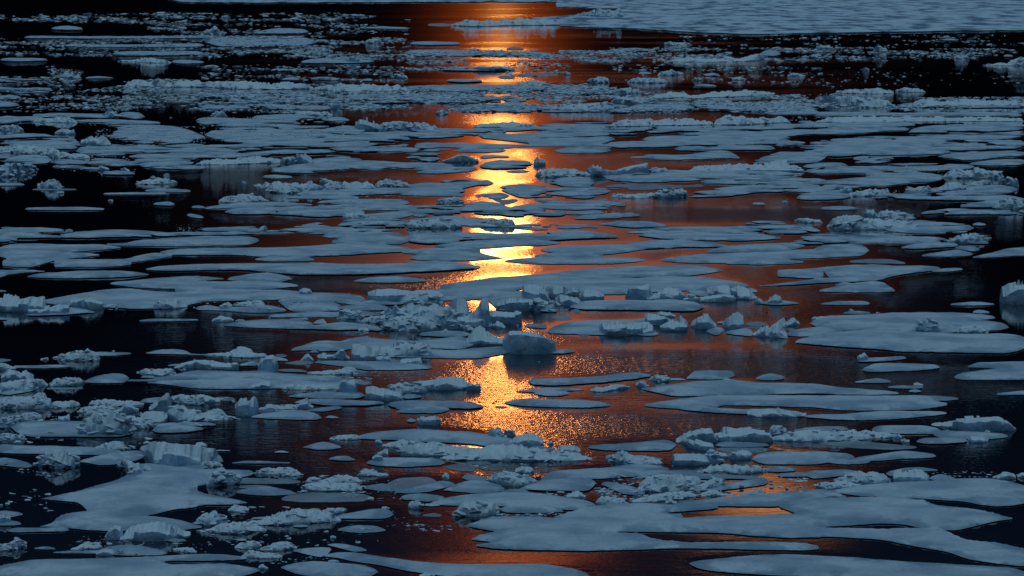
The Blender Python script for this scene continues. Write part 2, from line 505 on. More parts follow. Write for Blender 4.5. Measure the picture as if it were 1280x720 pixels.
F long floe directly beneath the oval salmon pool|-60,212,238 0,210,240 250,205,243 450,210,262 600,205,272 690,200,273 900,210,272 1100,210,266 1280,208,258 1480,195,248 1620,205,240 1720,228,230
F|140,298,310 250,280,318 380,268,322 480,275,320 545,298,304
F|-60,290,312 0,288,312 120,298,303
F long sheet with a rounded right end below the brown rippled water|-60,325,370 100,322,368 300,318,368 450,320,362 580,340,347
F lens shaped floe alone on the brown rippled water|932,312,317 1020,296,324 1150,288,326 1300,293,322 1390,308,314
F|180,368,430 300,370,438 480,372,430 700,390,430 900,400,428 1000,420,430
B small square nub of ice sticking up by the brown rippled water|590,380,402 610,366,405 655,366,405 668,385,402
F|360,415,422 500,408,428 700,415,440 900,425,460 1010,440,455
F|660,385,400 750,388,402 860,392,410 940,405,415
F|770,395,415 860,392,420 960,405,440 1010,420,445
F broad tipped slab with a dark slanting cleft on its left|460,430,445 540,425,505 620,430,508 700,430,505 830,455,500 860,470,495
F|840,475,492 950,460,498 1080,460,498 1150,480,493
R|95,470,492 140,452,492 175,470,490
R|170,455,470 250,452,475 350,440,480 380,460,478
F|-60,475,498 60,470,498 120,485,500 300,480,515 420,470,512 510,490,505
F|400,530,540 500,518,542 700,510,542 850,508,540 1000,502,535 1070,515,528
F|530,548,555 650,545,556
B|45,560,572 90,540,573 150,542,573 180,560,570
F|190,560,568 220,552,570 258,562,567
F pair of flat overlapping plates along the edge of the wide black water|120,585,592 250,565,605 400,555,610 560,555,612 680,570,600
F|500,600,612 700,590,615 860,572,620 1000,585,618 1110,605,626
R|820,520,560 860,505,575 960,510,580 980,540,575
B|960,615,628 990,605,632 1025,618,630
F|680,570,582 740,550,582 760,575,580
R|980,555,570 1100,540,585 1180,520,590 1200,540,580
B long flank of whitish ice with a rubbly right end|1020,395,432 1070,385,450 1200,375,450 1300,370,440 1450,380,430 1490,400,425
R|1180,430,455 1300,400,458 1450,395,460 1490,430,450
F|960,445,455 1100,430,462 1250,440,462
R big jumbled pile of blue ice blocks left of the yellow gap|1090,520,540 1160,480,590 1280,460,610 1380,470,618 1480,500,615 1560,520,610
R|1110,595,618 1200,550,628 1300,545,632 1400,560,630 1460,580,625
F|800,712,718 900,675,740 1000,662,752 1100,680,745 1280,690,735 1500,700,735 1620,705,725
S 22 3 10 0.5|-60,440,500 400,440,500 900,390,440
S 14 3 8 0.3|880,630,670 1280,630,680
F|540,740,750 700,690,745 850,692,742 900,715,735
T 512 288
F|-40,25,60 100,20,78 300,20,72 500,15,62 540,25,62 800,15,62 1000,-2,48 1150,8,42 1300,30,38
F|150,92,100 300,72,108 500,60,108 700,58,95 850,60,92 950,72,78
F tongue of ice with a rounded left end pointing into the yellow water|0,170,176 60,145,184 200,120,188 400,125,186 500,155,178 590,170,174;-60,120,140 100,115,150 300,100,160 440,110,155
F|-60,200,245 0,196,245 150,193,245 300,200,242 445,225,230
F|590,186,192 720,170,205 900,165,210 1100,165,208 1300,165,205 1380,172,198 1480,182,186
F|820,118,125 900,100,140 1100,98,150 1300,95,145 1500,80,110 1700,60,110;780,155,165 900,140,175 1100,120,172 1200,140,165
F broad grey apron of ice along the lower shore of the yellow water|195,340,400 400,310,412 550,288,420 700,282,360 900,265,345 1100,240,340 1400,222,290 1750,218,282 1850,225,270 1960,245,252;-40,375,440 100,370,440 250,360,436 400,340,432 520,350,415 620,370,410
F|470,405,415 560,385,500 700,375,490 840,380,450
F|690,352,360 850,300,372 1000,295,375 1200,290,400 1400,300,395 1600,285,380 1850,290,372 2050,320,355 2120,340,350
B cube shaped ice block beside the small orange slit|705,375,430 715,355,438 780,352,440 850,355,445 880,435,450
B|540,450,495 620,435,505 760,430,505 805,445,500 810,480,500
R|760,440,500 800,430,510 900,470,512 920,495,508
B|865,370,410 900,345,425 960,345,428 985,365,420
B|910,425,450 940,400,465 1000,405,472 1060,415,468 1075,435,458
B|870,445,465 900,435,475 945,465,472
B|985,380,400 1010,360,405 1060,375,408
B long rounded ice roll lying on top of the crowded blocks|1065,395,430 1090,380,440 1180,385,440 1215,400,435
F flat bar of ice with a dark shadowed right end above the orange inlet|1000,470,480 1060,440,490 1280,436,492 1500,438,495 1700,435,500 1840,450,502
B squat block with a groove like a small boat|495,520,570 520,505,582 640,505,588 700,515,580 702,540,575
B|480,590,600 550,570,615 600,600,612
R white crumbling snow mound at the foot of the twin horns|-40,480,610 30,500,618 100,500,622 200,490,622 300,495,612
B left horn of ice standing beside the round yellow gap|230,480,560 260,440,570 300,415,575 330,418,575 350,430,575 365,480,572
B right horn of ice leaning over the round yellow gap|395,500,600 430,470,602 450,425,604 475,418,604 495,430,604 500,520,600
F|260,490,550 350,510,560 450,500,565
B|175,570,610 200,548,622 290,550,620 315,575,612
B|290,550,600 340,540,605 450,540,608 495,560,600
R|120,600,618 150,588,625 175,600,620
B|200,632,640 225,618,643 248,630,640
B|0,480,550 15,462,555 35,475,552
R|320,600,615 350,592,630 400,610,632
F|60,640,655 200,625,662 380,632,662
F|-60,700,725 100,685,732 300,665,740 420,668,735
B pyramid shaped ice block pointing up against the glare|350,695,712 395,635,718 440,612,720 500,650,722 560,675,720 620,690,718
B largest single block with its dark face and inverted mirror image|585,660,740 620,645,770 680,640,775 800,655,775 905,680,770 912,730,765
B|775,745,765 810,730,770 860,728,770 890,745,765
F|880,755,765 960,742,768 1030,748,755
F|720,590,600 850,585,612 860,600,610
F|860,620,640 950,580,645 1100,562,650 1280,560,650 1420,565,640 1480,580,620
B|1190,590,640 1210,575,655 1300,570,660 1450,590,655 1520,600,650 1525,620,645
G|890,540,550 950,515,560 1015,545,558
G|1020,500,510 1045,488,522 1070,505,515
G|1040,640,650 1090,630,665 1130,645,655
S 18 2 8 0.3|560,590,640 900,590,660
S 16 3 12 0.5|500,400,520 900,380,520 1200,380,440
S 22 3 14 0.5|-20,470,620 300,480,620 500,560,610
T 768 288
F|150,22,30 300,8,50 500,5,58 640,22,60 800,25,62 950,28,55 1045,42,46;-256,100,128 0,92,125 200,68,112 400,60,102 600,72,100 710,95,98
F|80,8,14 300,2,12 620,2,14 700,-4,18 1000,2,20 1180,6,10
F|575,130,136 680,98,138 850,85,136 1000,80,128 1120,78,118 1190,90,96
F long floe with a sharply pointed left end and a forked right end|285,182,188 400,160,200 500,150,203 700,142,203 900,135,185 1100,122,178 1280,115,172 1450,120,162 1560,98,158 1590,118,126;700,185,208 900,182,213 1100,180,208 1180,195,200
F|1105,68,73 1180,52,80 1350,48,80 1480,58,72;1170,36,42 1280,26,48 1500,20,42
B|70,375,430 90,355,435 150,345,435 215,345,432 240,395,425
B wedge shaped slab resting on the flat bar like a doorstop|200,415,432 280,385,438 400,358,436 440,400,425
F|450,345,400 560,372,412 600,385,410
R|445,405,415 480,395,420 510,405,416
B|430,425,440 500,420,448 640,408,450 750,405,445 760,420,435
B long slanting slab overhanging the water at the right of the block field|580,360,400 640,345,418 760,355,430 850,365,435 895,405,428
F|820,360,378 860,360,385 895,375,385
B small crowned floe like a cap with its reflection|880,425,455 900,418,460 925,440,456
F|900,445,454 980,440,462 1060,438,462 1155,450,456
B|960,438,450 985,415,453 1010,398,454 1040,408,453 1050,438,450
F|80,570,580 200,545,590 380,540,590
B|265,520,540 285,508,545 350,510,545 380,530,542
B large tilted slab propped on a rounder block|192,540,585 205,525,590 320,535,600 400,570,605 430,590,600
B|285,600,625 340,570,630 400,565,632 455,590,628
B|380,555,600 410,538,610 445,550,612 460,580,605
B flat dark bottomed slab at the left of the row of blocks|-20,590,640 10,585,648 120,580,650 220,588,645 242,610,635
F|110,645,650 200,632,656 280,635,655
B white beehive shaped block in the row above the orange bay|480,590,602 520,545,615 550,530,618 590,535,618 640,590,612
B taller rounded boulder to the right of the beehive shaped block|680,580,600 710,540,615 740,508,618 770,508,618 810,540,616 815,590,608
F|575,610,645 650,600,655 690,600,640
F|690,630,642 800,610,655 850,610,660 870,640,658
B shark fin shaped ice block at the right end of the row|870,650,662 950,600,668 1000,580,672 1040,575,675 1080,630,678 1085,655,676
B|1010,590,600 1050,560,605 1070,548,605 1090,570,600 1130,545,595 1160,575,590
F|1070,640,655 1150,615,662 1280,600,660 1430,600,650
F|820,578,590 900,570,600 955,580,590
G|830,600,608 900,600,615 950,605,610
F|640,570,578 700,566,580
F broad smooth white tongue widening toward the right edge|1130,690,698 1250,650,712 1400,632,722 1600,622,735 1800,625,755 2000,635,757 2200,648,760 2400,645,765 2640,630,770
G|1800,742,752 2100,720,750 2300,690,720 2560,700,712
R|1235,545,552 1290,538,558 1340,545,556
S 12 2 7 0.2|640,370,420 800,360,420
Z 24 2 6|820,500,570 1050,510,560 1250,560,600
Z 12 2 5|500,65,78 1000,60,75
T 1024 288
F|-70,20,50 0,18,48 200,18,45 350,20,42 520,35,38
F|-40,52,72 0,50,74 200,45,76 400,40,80 600,38,80 750,45,75 830,60,72
F|510,100,108 600,82,112 700,78,106 850,75,98 870,85,92
R|800,60,70 900,30,80 980,25,80 1060,28,55
F|900,60,75 1000,60,82 1060,70,80
F|640,150,160 780,130,164 880,118,160 960,140,152
F|850,100,108 960,98,130 1000,105,125
F mottled grey floe fading into dark water at the right edge|960,162,168 1080,140,168 1160,115,162 1280,102,155 1400,108,150
F|-60,105,160 0,95,162 150,88,162 270,88,140 312,120,130
G|190,190,198 300,178,205 450,180,206 540,200,208
F broad floe with a small dark eye and a tapering right tail|20,235,240 80,225,318 200,218,318 350,215,312 500,222,275 650,220,255 760,232,245;-256,245,288 -80,240,296 20,235,298 ;-380,340,346 -200,325,340 0,300,325 200,290,318 400,285,300
F|700,245,258 800,235,258 900,235,245
F wedge shaped floe with a crisp straight dark base|0,372,380 120,345,384 250,325,385 330,316,385 400,322,384 475,374,380
F|100,335,342 160,322,348 220,332,345
F|10,455,460 120,440,465 280,440,465 318,450,460
B|185,500,508 200,488,512 218,500,510
F|150,510,518 230,506,520 320,510,518
B|355,516,522 370,510,524 382,517,522
F|820,458,464 900,450,468 1040,450,466 1095,455,462
F|960,506,514 1000,495,517 1065,508,516
B rugged snowy boulder floating alone at the right edge of the black water|1140,400,450 1150,370,458 1200,345,462 1250,330,464 1300,332,464 1360,350,460 1380,400,450
F big ragged floe with a snow lump in its middle right|-60,535,620 0,532,622 150,530,625 400,520,628 600,514,632 850,514,640 1000,522,560 1100,535,548
R|600,590,632 660,555,638 740,575,638 760,595,636
F|760,580,632 900,570,630 1050,564,625 1150,575,618 1182,600,608
R|860,625,638 900,605,642 1000,600,645 1058,625,642
G|-60,570,590 100,575,585
S 12 2 8 0.4|980,20,80 1080,30,70
Z 12 2 6|340,100,120 520,120,170
T 0 432
F|910,42,45 1000,25,50 1100,20,53 1160,30,54 1200,50,54
F|1180,50,54 1300,52,56 1400,50,56
R|345,70,76 370,55,90 440,52,95 500,35,96 545,32,96 600,62,92 625,68,85
F|545,42,52 620,38,62 720,40,60 820,45,50
B|700,34,42 708,30,43 716,36,42
F|-60,85,105 0,80,105 70,86,90
B|252,85,90 285,75,92 302,84,90
F|80,125,138 250,122,140 400,118,134 432,126,130
R|-30,115,150 10,110,152 50,128,150 100,135,148
B jagged shards of ice standing up like a broken comb|5,190,232 40,160,238 90,155,235 118,185,230 130,165,230 155,143,230 160,165,230 185,170,230 205,200,232
R|-40,230,285 60,225,290 200,215,280 270,220,250 300,240,248
F|-40,270,300 60,250,306 180,250,285 235,255,268
R|310,225,245 340,212,255 440,203,255 520,205,240 530,215,225
G|290,262,272 400,262,275 522,262,268
F smooth leaf shaped floe with a pale top alone left of the long grey ledge|525,222,228 600,190,231 690,174,232 770,175,231 805,185,215
R|865,155,168 940,148,185 1000,155,190 1060,143,188 1100,155,175
F long grey ledge of old ice trailing into the black water|790,212,218 950,208,222 1080,182,212 1180,160,208 1280,154,208 1450,160,205 1650,180,215 1850,190,220 2050,195,230 2150,210,225
F|920,225,230 1080,215,245 1200,212,265 1300,215,268 1500,220,268 1700,235,265 1770,250,262
F|880,190,196 930,186,200 970,192,198
B triangular white ice block with a sharp upper corner|1088,132,140 1150,110,142 1218,88,140 1222,100,138
B|1142,148,156 1150,142,158 1160,146,157
F|1050,118,126 1100,114,124 1150,112,120
R|-40,330,392 80,330,395 160,325,395 250,330,392 315,340,390
B knobbly block standing on the left edge rubble|160,350,385 205,300,388 232,290,388 275,305,385 282,330,388 318,348,388
R|300,365,385 360,350,392 440,345,388 500,360,376
R|555,350,372 640,338,378 700,345,380 800,350,378 900,358,368
F|880,335,352 960,325,358 1060,320,360
R|1060,320,350 1150,318,365 1230,310,372 1280,315,372
R|1230,320,340 1250,305,345 1300,318,345 1330,330,342
R|480,400,415 540,385,435 620,378,425 680,385,425 728,402,418
B|595,400,420 625,376,424 665,385,422 672,400,420
B|750,400,412 775,370,420 810,372,420 865,395,415
B tall leaning ice stump with a snow apron|930,390,410 985,345,420 990,315,430 1050,312,440 1060,345,455 1075,365,460
R smooth snow apron sliding down from the leaning stump|1040,380,470 1090,375,474 1150,400,474 1220,425,476 1300,440,470 1400,445,462 1480,455,460
B|875,420,470 895,410,476 1000,425,480 1045,420,475 1042,455,472
R|105,445,465 140,425,475 190,420,475 262,440,470
R|-20,455,520 50,455,515 100,465,500
B|362,445,480 385,440,482 430,435,480 436,465,480
F broad snow ledge with heaped rubble rising at its right half|60,495,500 110,480,545 200,470,568 330,470,565 480,470,565 600,480,565 740,490,565 830,540,550
R large heap of rotten snow lumps on the broad ledge|480,520,563 540,455,563 580,428,565 660,430,566 730,428,565 780,440,562 820,520,556
R|780,445,495 840,450,515 930,475,520 975,475,510
F|955,520,532 990,490,540 1080,480,542 1180,500,538 1270,512,520
F|1100,480,492 1200,478,500 1320,482,495
R|-20,560,610 60,552,608 160,565,585
B|85,605,615 95,592,618 130,595,617 135,608,616
F long narrow snow bar running in from the left edge|-60,612,668 60,618,670 200,625,672 340,625,675 480,632,680 620,640,680 720,650,672 760,655,665
R|600,632,642 700,605,655 740,603,655 800,638,648
B|895,603,612 912,598,615 932,604,612
F|975,608,616 1010,603,626 1040,605,626
F|500,718,722 620,685,745 700,665,742 850,655,715 895,660,700 902,680,692
R hunched snowy lump with a dark hollow at the left edge|225,720,740 300,670,760 350,665,770 420,685,765 470,700,760 490,712,750
F|-60,705,740 60,703,752 120,715,760 200,740,760
B thick tapering slab of clean ice with a round boulder on its tail|880,640,660 915,625,700 960,622,750 1100,635,765 1250,655,755 1330,670,735 1360,680,700
B round snowball like boulder on the tail of the thick tapering slab|1208,640,655 1225,610,658 1260,603,660 1285,615,660 1290,650,658
R|1290,740,748 1310,728,755 1350,728,758 1392,748,752
F|1000,752,758 1150,740,766 1300,748,764
R lumpy shore of broken snow on the upper left rim of the jagged sheet|735,720,740 790,712,790 850,735,815 900,755,800 960,775,790
S 22 4 12 0.45|-10,440,470 200,430,470 500,440,460
S 20 3 10 0.4|520,380,400 700,400,440 900,400,470
S 12 3 10 0.4|700,600,640 900,600,650
S 16 3 10 0.4|-20,700,716 100,770,800 400,780,830
S 14 3 10 0.4|0,215,245 280,220,250
T 256 432
R|0,48,60 100,45,65 200,45,75 300,45,80 390,52,70
B loaf shaped ice block lying on a thin floe near the dark upper water|155,38,48 200,15,52 250,9,55 285,25,54 300,45,52
F|380,60,85 440,65,92 520,85,95
G|440,55,62 480,52,72 515,55,70
B dark rounded boulder standing in the brown left water|330,130,160 345,85,165 385,66,168 425,70,168 450,100,166 458,140,160
B log shaped ice block pointing at the dark rounded boulder|-60,100,140 0,98,150 100,108,153 200,115,152 212,128,146
F|160,104,112 210,104,113
F|215,112,122 300,97,124 345,98,126
F|440,150,156 520,145,162 600,148,164 640,160,164
B cone shaped white ice block on a sliver of dark ice|598,92,98 615,70,100 645,52,101 680,88,99
G|495,108,112 560,96,118 620,92,120 680,98,112
F|655,36,41 685,26,43 710,34,42
F|710,25,32 780,12,32 900,8,26
B|703,65,80 730,52,88 800,50,88 815,65,84
B|812,50,80 845,25,88 870,22,88 880,60,86 905,75,88
B big cube ended ice log lying across the floes|915,15,95 935,8,100 1000,12,98 1080,20,85
R|1000,40,88 1100,15,82 1200,-10,72 1300,-30,72 1420,-10,70
B|1070,80,102 1100,68,108 1150,70,104 1165,88,98
F flat plate with a crisp straight dark front edge below the cube ended log|680,98,103 760,95,118 900,97,132 1020,100,152 1280,105,150 1420,125,144
B|1270,90,122 1320,85,124 1350,80,122 1356,100,120
R|640,168,175 750,160,180 820,155,182 900,150,182 955,168,178
B|850,150,162 890,130,165 930,140,165 950,158,164
F|745,188,193 800,186,196 845,195,198
G|840,200,215 900,205,230 1000,215,245 1035,228,238
F|220,158,163 350,158,168 470,168,172
F broad slate grey floe with a soft shadowed back edge|-60,155,268 0,155,268 200,160,268 400,168,265 600,180,266 800,192,262 900,215,260 950,235,250
B|230,262,268 300,240,270 370,218,270 410,225,268 415,250,266
R|470,262,268 510,245,275 650,250,278 800,250,275 850,255,268
B cubic ice block with one clean face standing on a narrow floe|842,240,298 865,220,302 935,218,300 950,235,296 948,280,296
F|525,308,314 600,298,322 750,290,326 900,290,328 1005,285,328
B fat tapered ice block like a barrel lying on its side|1005,265,330 1040,260,338 1130,280,348 1220,300,345 1236,320,340
R|1130,270,285 1180,245,298 1250,240,300 1340,240,298 1388,262,290
F|1230,305,330 1290,302,328 1360,308,318
F|560,348,352 650,332,360 800,333,372 1000,345,370 1120,348,360
B ice chunk with a tilted rhombic face and its own mirror image below|190,370,425 205,345,438 275,320,445 305,322,440 335,380,425 337,405,415
R|330,385,405 440,375,400 580,370,400 680,375,395
B|365,395,425 385,370,428 410,366,430 455,385,425
B|578,375,400 600,345,402 640,335,400 655,365,398 680,380,395
F|630,402,408 740,385,410 858,376,392
F flat pointed plate carrying the chunk with the rhombic face|290,440,446 400,412,455 540,402,460 660,410,462 728,440,458
F|755,442,448 790,435,453 838,446,450
B|-60,325,350 0,310,360 60,320,358 95,340,352
G|60,320,335 130,318,345 190,325,340
R|-20,430,440 60,400,440 100,402,438 130,425,434
F|0,488,496 40,485,498 70,490,494
R|780,578,584 850,562,590 940,560,590 980,570,584
F long shelf with a feathery left end below the barrel shaped block|940,570,576 1000,552,580 1080,535,584 1180,530,588 1280,525,594 1480,530,602 1680,540,612 1750,555,625 1900,575,640 1980,590,635
F small diamond shaped floe alone on dark red water|612,630,634 700,608,648 745,600,648 800,610,646 852,628,636
F|775,702,708 830,688,715 890,688,717 940,708,713
R|1062,595,610 1090,588,615 1110,600,612
R|1110,615,630 1200,597,640 1260,600,655 1330,610,682 1420,610,680 1500,630,670 1620,640,665
B pair of rounded knobs perched on a pale floe|1048,700,725 1070,683,730 1110,690,730 1120,715,728
B|1080,670,690 1120,648,695 1145,655,700 1148,680,698
F|1010,725,735 1100,700,752 1280,700,755 1450,705,745 1500,720,740
F|-60,690,730 0,660,730 80,675,730 115,710,728
B|-10,625,650 5,608,655 15,620,650
F|20,650,653 90,648,655 160,650,653
F|435,660,663 480,655,668 525,662,665
S 14 3 10 0.4|-20,320,350 180,330,350
S 18 3 9 0.3|900,200,225 1060,200,240
S 12 3 8 0.3|1000,160,200 1280,160,230
T 512 432
F snow plate leaning up to the central pyramid block|-340,25,72 -100,20,70 180,20,75 250,30,78 420,15,78 560,5,55 650,10,42
B|-60,85,118 0,88,120 60,80,122 75,95,120
F|-20,110,140 70,112,147 142,128,140
B long low block with a square end throwing a dark mirror image|20,250,278 80,225,279 180,200,280 330,197,276 358,215,272 362,250,270
B|358,240,278 380,232,278 440,240,276 446,262,272
F|-120,345,388 40,343,412 180,345,425 250,345,425
F|-140,350,380 0,342,385 200,345,385 380,352,392 465,372,380
F|-80,405,415 40,385,420 150,372,418 250,375,412
F|-20,452,480 40,452,478
B|48,455,490 70,450,498 160,450,500 195,455,485
B small dark egg of ice on the yellow sunlit water|590,535,552 605,520,565 640,520,567 658,540,560
R|490,535,560 520,520,575 560,528,578 600,560,578
B|620,590,620 680,570,635 760,545,635 805,570,635 835,590,632
F|430,560,625 500,570,635 600,575,638 650,590,636 700,610,632
F long straight white bar like a pole on the orange water|745,215,225 760,205,242 900,205,246 1050,200,238 1200,190,228 1320,172,215 1440,170,200 1510,180,188
F|660,282,286 780,270,290 900,262,288 1000,265,280 1090,268,274
F|775,290,300 850,278,312 950,280,312 1000,290,300
F slim dark edged floe like a cigar below the glare|590,350,360 700,335,375 900,335,384 1100,342,386 1220,355,380 1260,368,373
G|530,380,386 570,376,392 610,380,388
B|1130,270,285 1160,258,292 1210,265,292 1280,250,280 1340,245,270 1375,255,265
R|-60,600,690 0,600,690 80,615,692 160,618,690 240,645,690 330,640,672 480,650,662
R broken shelf with soft lumps right below the sunlit water|190,700,706 300,670,718 450,645,722 620,630,724 800,650,724 950,670,722 1060,675,720 1140,692,712
B|910,645,660 945,622,678 1030,622,680 1068,645,672
F|750,632,640 830,628,650 920,645,652
G|380,725,735 440,720,745 510,728,740
B|860,608,614 880,598,618 900,606,614
G|210,755,760 300,740,780 420,760,790
F|1175,625,640 1210,612,650 1300,618,650 1480,615,650 1640,590,655 1665,600,640
B|1225,700,712 1260,678,722 1290,690,720
S 14 2 6 0.1|560,290,340 700,300,340 1180,310,340
S 14 2 6 0.1|800,100,170 1000,80,160
S 18 3 9 0.4|560,620,640 900,640,660 1140,690,715
Z 20 2 6|480,330,390 900,320,340 1250,320,340
T 768 432
R|220,205,215 260,185,225 320,188,226 352,200,222
F|340,205,214 400,202,216 445,208,213
F flat topped floe with a notch below on the dark rippled water|450,200,206 500,158,208 600,153,210 700,155,205 745,160,192 750,178,188
B|678,212,222 700,205,225 728,212,222
F|885,200,208 940,176,214 1000,175,214 1065,190,205
B small dark pyramid of ice left of the big right floes|135,240,258 160,210,262 200,230,262 215,248,258
B|-30,250,270 10,243,274 42,262,272
F upper of two long parallel floes on the right with a blunt left tip|165,262,268 300,255,298 370,240,314 500,222,314 750,220,310 900,230,308 1000,232,300 1280,240,296 1400,258,304 1600,275,308 1780,290,300
F lower of two long parallel floes on the right with a slot through it|185,366,374 280,352,384 400,335,392 500,322,402 620,315,402 650,312,372 850,308,372 1000,310,378 1280,312,386 1400,310,402 1550,312,405 1680,315,402 1900,316,400 1950,330,392 2050,355,376 2075,360,370;1680,315,345 1850,315,345 2100,318,342 2150,325,332;400,370,395 560,385,410 680,392,420 800,398,424 950,395,425 1050,395,440 1200,425,442
B|830,420,440 900,398,448 1000,392,450 1080,410,448 1200,425,444
F ragged strip along the foot of the lower long floe|1180,432,442 1280,430,452 1400,430,462 1550,415,465 1700,408,460 1900,408,445 2080,412,425
B|385,600,606 450,555,612 520,530,614 610,515,612 645,580,608
B|628,535,600 700,520,604 850,522,604 980,550,602 992,580,600
B wedge of ice lying in front of the two big boulders|415,590,600 470,585,640 560,600,658 620,605,655 625,635,645
F|630,612,625 700,598,632 850,605,632 965,612,625
G|640,640,655 750,630,668 900,635,668 960,640,660
F|-160,625,640 0,615,652 180,600,655 300,588,655 385,590,635
R|960,545,560 985,505,565 1030,503,555 1090,535,548
R hummocky floe with ragged dark underside at the right|970,560,590 1050,555,598 1280,530,602 1400,530,598 1550,540,592 1640,545,580 1740,550,575 1780,560,570
F|1120,520,530 1280,505,530 1420,503,528 1465,512,525
G|1280,605,615 1500,595,640 1700,612,650 1850,625,645 1890,630,640
F|860,690,720 950,662,740 1280,660,740 1400,668,712 1500,680,708
F|1480,705,715 1560,690,720 1680,675,715 1800,655,705 1950,668,700 2010,682,692
F|1300,690,720 1400,712,740 1520,712,738 1600,708,730
R|570,690,715 590,655,740 640,655,740 660,690,735
B|640,685,698 660,670,702 700,672,702 712,688,698
B|715,690,702 740,658,712 830,660,712 858,680,705
B rounded white boulder in front of the wedge of ice|355,690,720 375,680,748 500,682,750 580,700,748 600,720,740
R two humped snow lump at the lower rim of the rippled dark water|-20,700,720 25,672,735 70,670,745 110,690,745 160,700,745 300,715,740
F|120,690,700 250,695,712 300,705,715
S 18 3 10 0.4|620,640,660 900,640,680 1100,650,680
S 12 2 8 0.3|1480,540,610 1560,570,620
Z 30 2 7|1850,300,330 2150,330,400 2500,340,450
Z 16 2 7|1300,700,712 1700,700,725
T 1024 432
B|238,80,96 250,56,97 290,52,98 305,72,97
F small hooked floe like a checkmark on the dark right water|240,85,98 300,76,98 380,76,97 460,68,90 545,64,80
F small oval floe below the hooked one|272,140,158 340,112,161 450,109,159 600,112,155 700,115,145 755,125,138
F|222,222,228 300,212,231 370,204,231 450,218,228
F|430,255,262 500,248,265 600,250,268 650,252,262
B|590,240,250 610,233,252 650,242,250
F|560,278,286 600,274,290 640,280,286
F|930,126,132 990,103,136 1150,105,140 1300,105,150 1420,110,150
F blunt tongued floe reaching in from the right edge|845,190,200 880,170,212 1000,155,213 1200,128,212 1300,120,210 1450,120,205
F|1110,298,304 1180,290,306 1260,282,305 1380,270,300
B curved shell of ice with a dark undercut belly|705,490,500 800,465,515 920,452,535 1050,450,538 1140,460,535 1200,490,532 1228,515,528
F|330,520,526 360,500,545 500,500,549 700,505,550 760,520,540
F|715,548,556 760,530,578 900,532,582 1050,540,582 1180,552,575
B|1035,540,545 1050,525,548 1068,538,546
F|610,590,598 660,574,610 800,575,610 930,580,600
B|935,585,600 950,572,608 1040,570,608 1060,585,598
B|455,560,575 490,548,585 520,570,582
B|510,590,600 540,582,610 565,595,606
S 16 2 8 0.3|400,545,570 560,570,620
T 0 576
F broad jagged grey snow sheet with dark bays cut into both sides|270,232,236 380,212,247 500,185,258 580,160,345 700,130,345 800,90,345 850,20,345 950,15,335 1100,28,300 1230,45,285;1150,150,295 1280,205,272 1400,228,272 1545,258,262;1100,28,180 1280,50,148 1420,55,120 1590,60,85;250,405,408 320,395,412 380,340,412 450,325,420 560,312,430 700,300,438 880,340,430 1000,350,430 1150,375,430 1260,408,415
B small pale lump beside the dark blue mound|655,470,492 680,420,494 720,396,496 750,410,494 765,450,490
B dark blue faced mound with a snowy peak at the edge of the jagged sheet|750,460,500 800,418,502 880,402,505 980,375,505 1060,405,500 1120,440,482 1185,465,472
F|1030,488,496 1100,485,506 1165,492,498
F|330,566,572 450,560,574 620,560,578 650,540,582 750,528,588 870,530,590 950,545,590 1040,565,585
B|600,575,592 640,555,592 700,558,592 722,580,590
F wide smooth snow sheet filling the bottom left corner|-80,595,790 0,600,790 100,618,790 300,618,790 500,612,790 800,603,790 950,600,780 1060,650,775 1200,646,770 1280,642,765 1400,640,740 1500,655,720 1620,672,690;900,600,650 1050,595,622 1280,585,622 1400,585,620 1540,600,610
F|50,430,438 80,418,446 250,420,440 420,412,438 430,422,430
F|215,542,548 280,534,552 345,543,550
R|440,550,556 480,540,558 540,510,550 620,520,552 640,535,545
R|-20,520,562 50,520,562 100,490,555 155,510,535
R|1080,548,560 1150,545,572 1200,545,578 1225,565,575
F|-30,303,350 60,312,352 140,325,335
B|-30,345,395 30,338,397 62,360,392
F|-30,375,402 70,372,402 130,385,395
S 14 3 9 0.3|600,480,530 1000,500,560 1280,520,570
S 10 3 9 0.3|900,500,520 1280,480,560 1700,510,560
T 256 576
F|170,8,12 250,0,14 400,2,14 535,8,12
R heap of broken snow piled on the right arm of the jagged sheet|10,118,160 60,75,158 90,48,155 140,75,150 230,110,140
R|325,65,80 370,48,85 430,55,85 500,40,95 560,60,96 605,75,90
G|150,112,140 260,106,142 400,110,142 540,118,142 600,125,135
F|200,185,200 300,165,210 400,160,216 560,190,208
G|210,155,170 330,150,168 420,158,165
R|630,115,135 670,100,140 740,125,148 830,93,140 900,92,135 980,115,130
R|600,155,170 640,142,186 760,150,192 820,145,190 900,142,190 985,148,180
G dull grey bare ice plate with no snow on it|480,230,245 560,205,255 800,200,257 1000,205,250 1040,225,235
R|955,75,92 1000,52,96 1060,62,96 1090,85,95 1150,85,93
F|1000,160,172 1100,140,185 1150,145,190 1210,175,188
G|1130,118,185 1200,108,192 1280,103,185 1380,100,165 1450,108,150
F|1190,190,195 1280,165,202 1400,145,192 1480,122,170 1560,135,150
B|145,300,315 170,280,320 230,280,320 275,300,315
F|270,284,292 300,283,294 322,287,290
R|-60,370,405 0,340,405 50,340,412 100,345,412 140,370,405
B|30,325,350 55,306,352 78,322,350
R|10,430,438 100,400,455 200,390,458 270,395,450 330,410,440 385,430,436
R|270,380,390 350,372,405 470,325,402 600,310,392 700,322,387 800,335,382 850,355,375
F|290,354,362 400,348,362 470,344,356
F|830,340,358 950,318,358 1040,300,360 1130,296,358 1180,325,338
B|1105,293,300 1135,288,303 1155,294,300
F|640,303,312 680,297,315 725,299,310
R|745,300,335 800,298,335 890,296,315
F|550,400,410 600,398,413 645,403,409
F small lens shaped white floe alone on black water|828,428,431 880,410,441 960,402,447 1060,405,446 1128,425,435
B|785,475,486 800,468,489 820,476,486
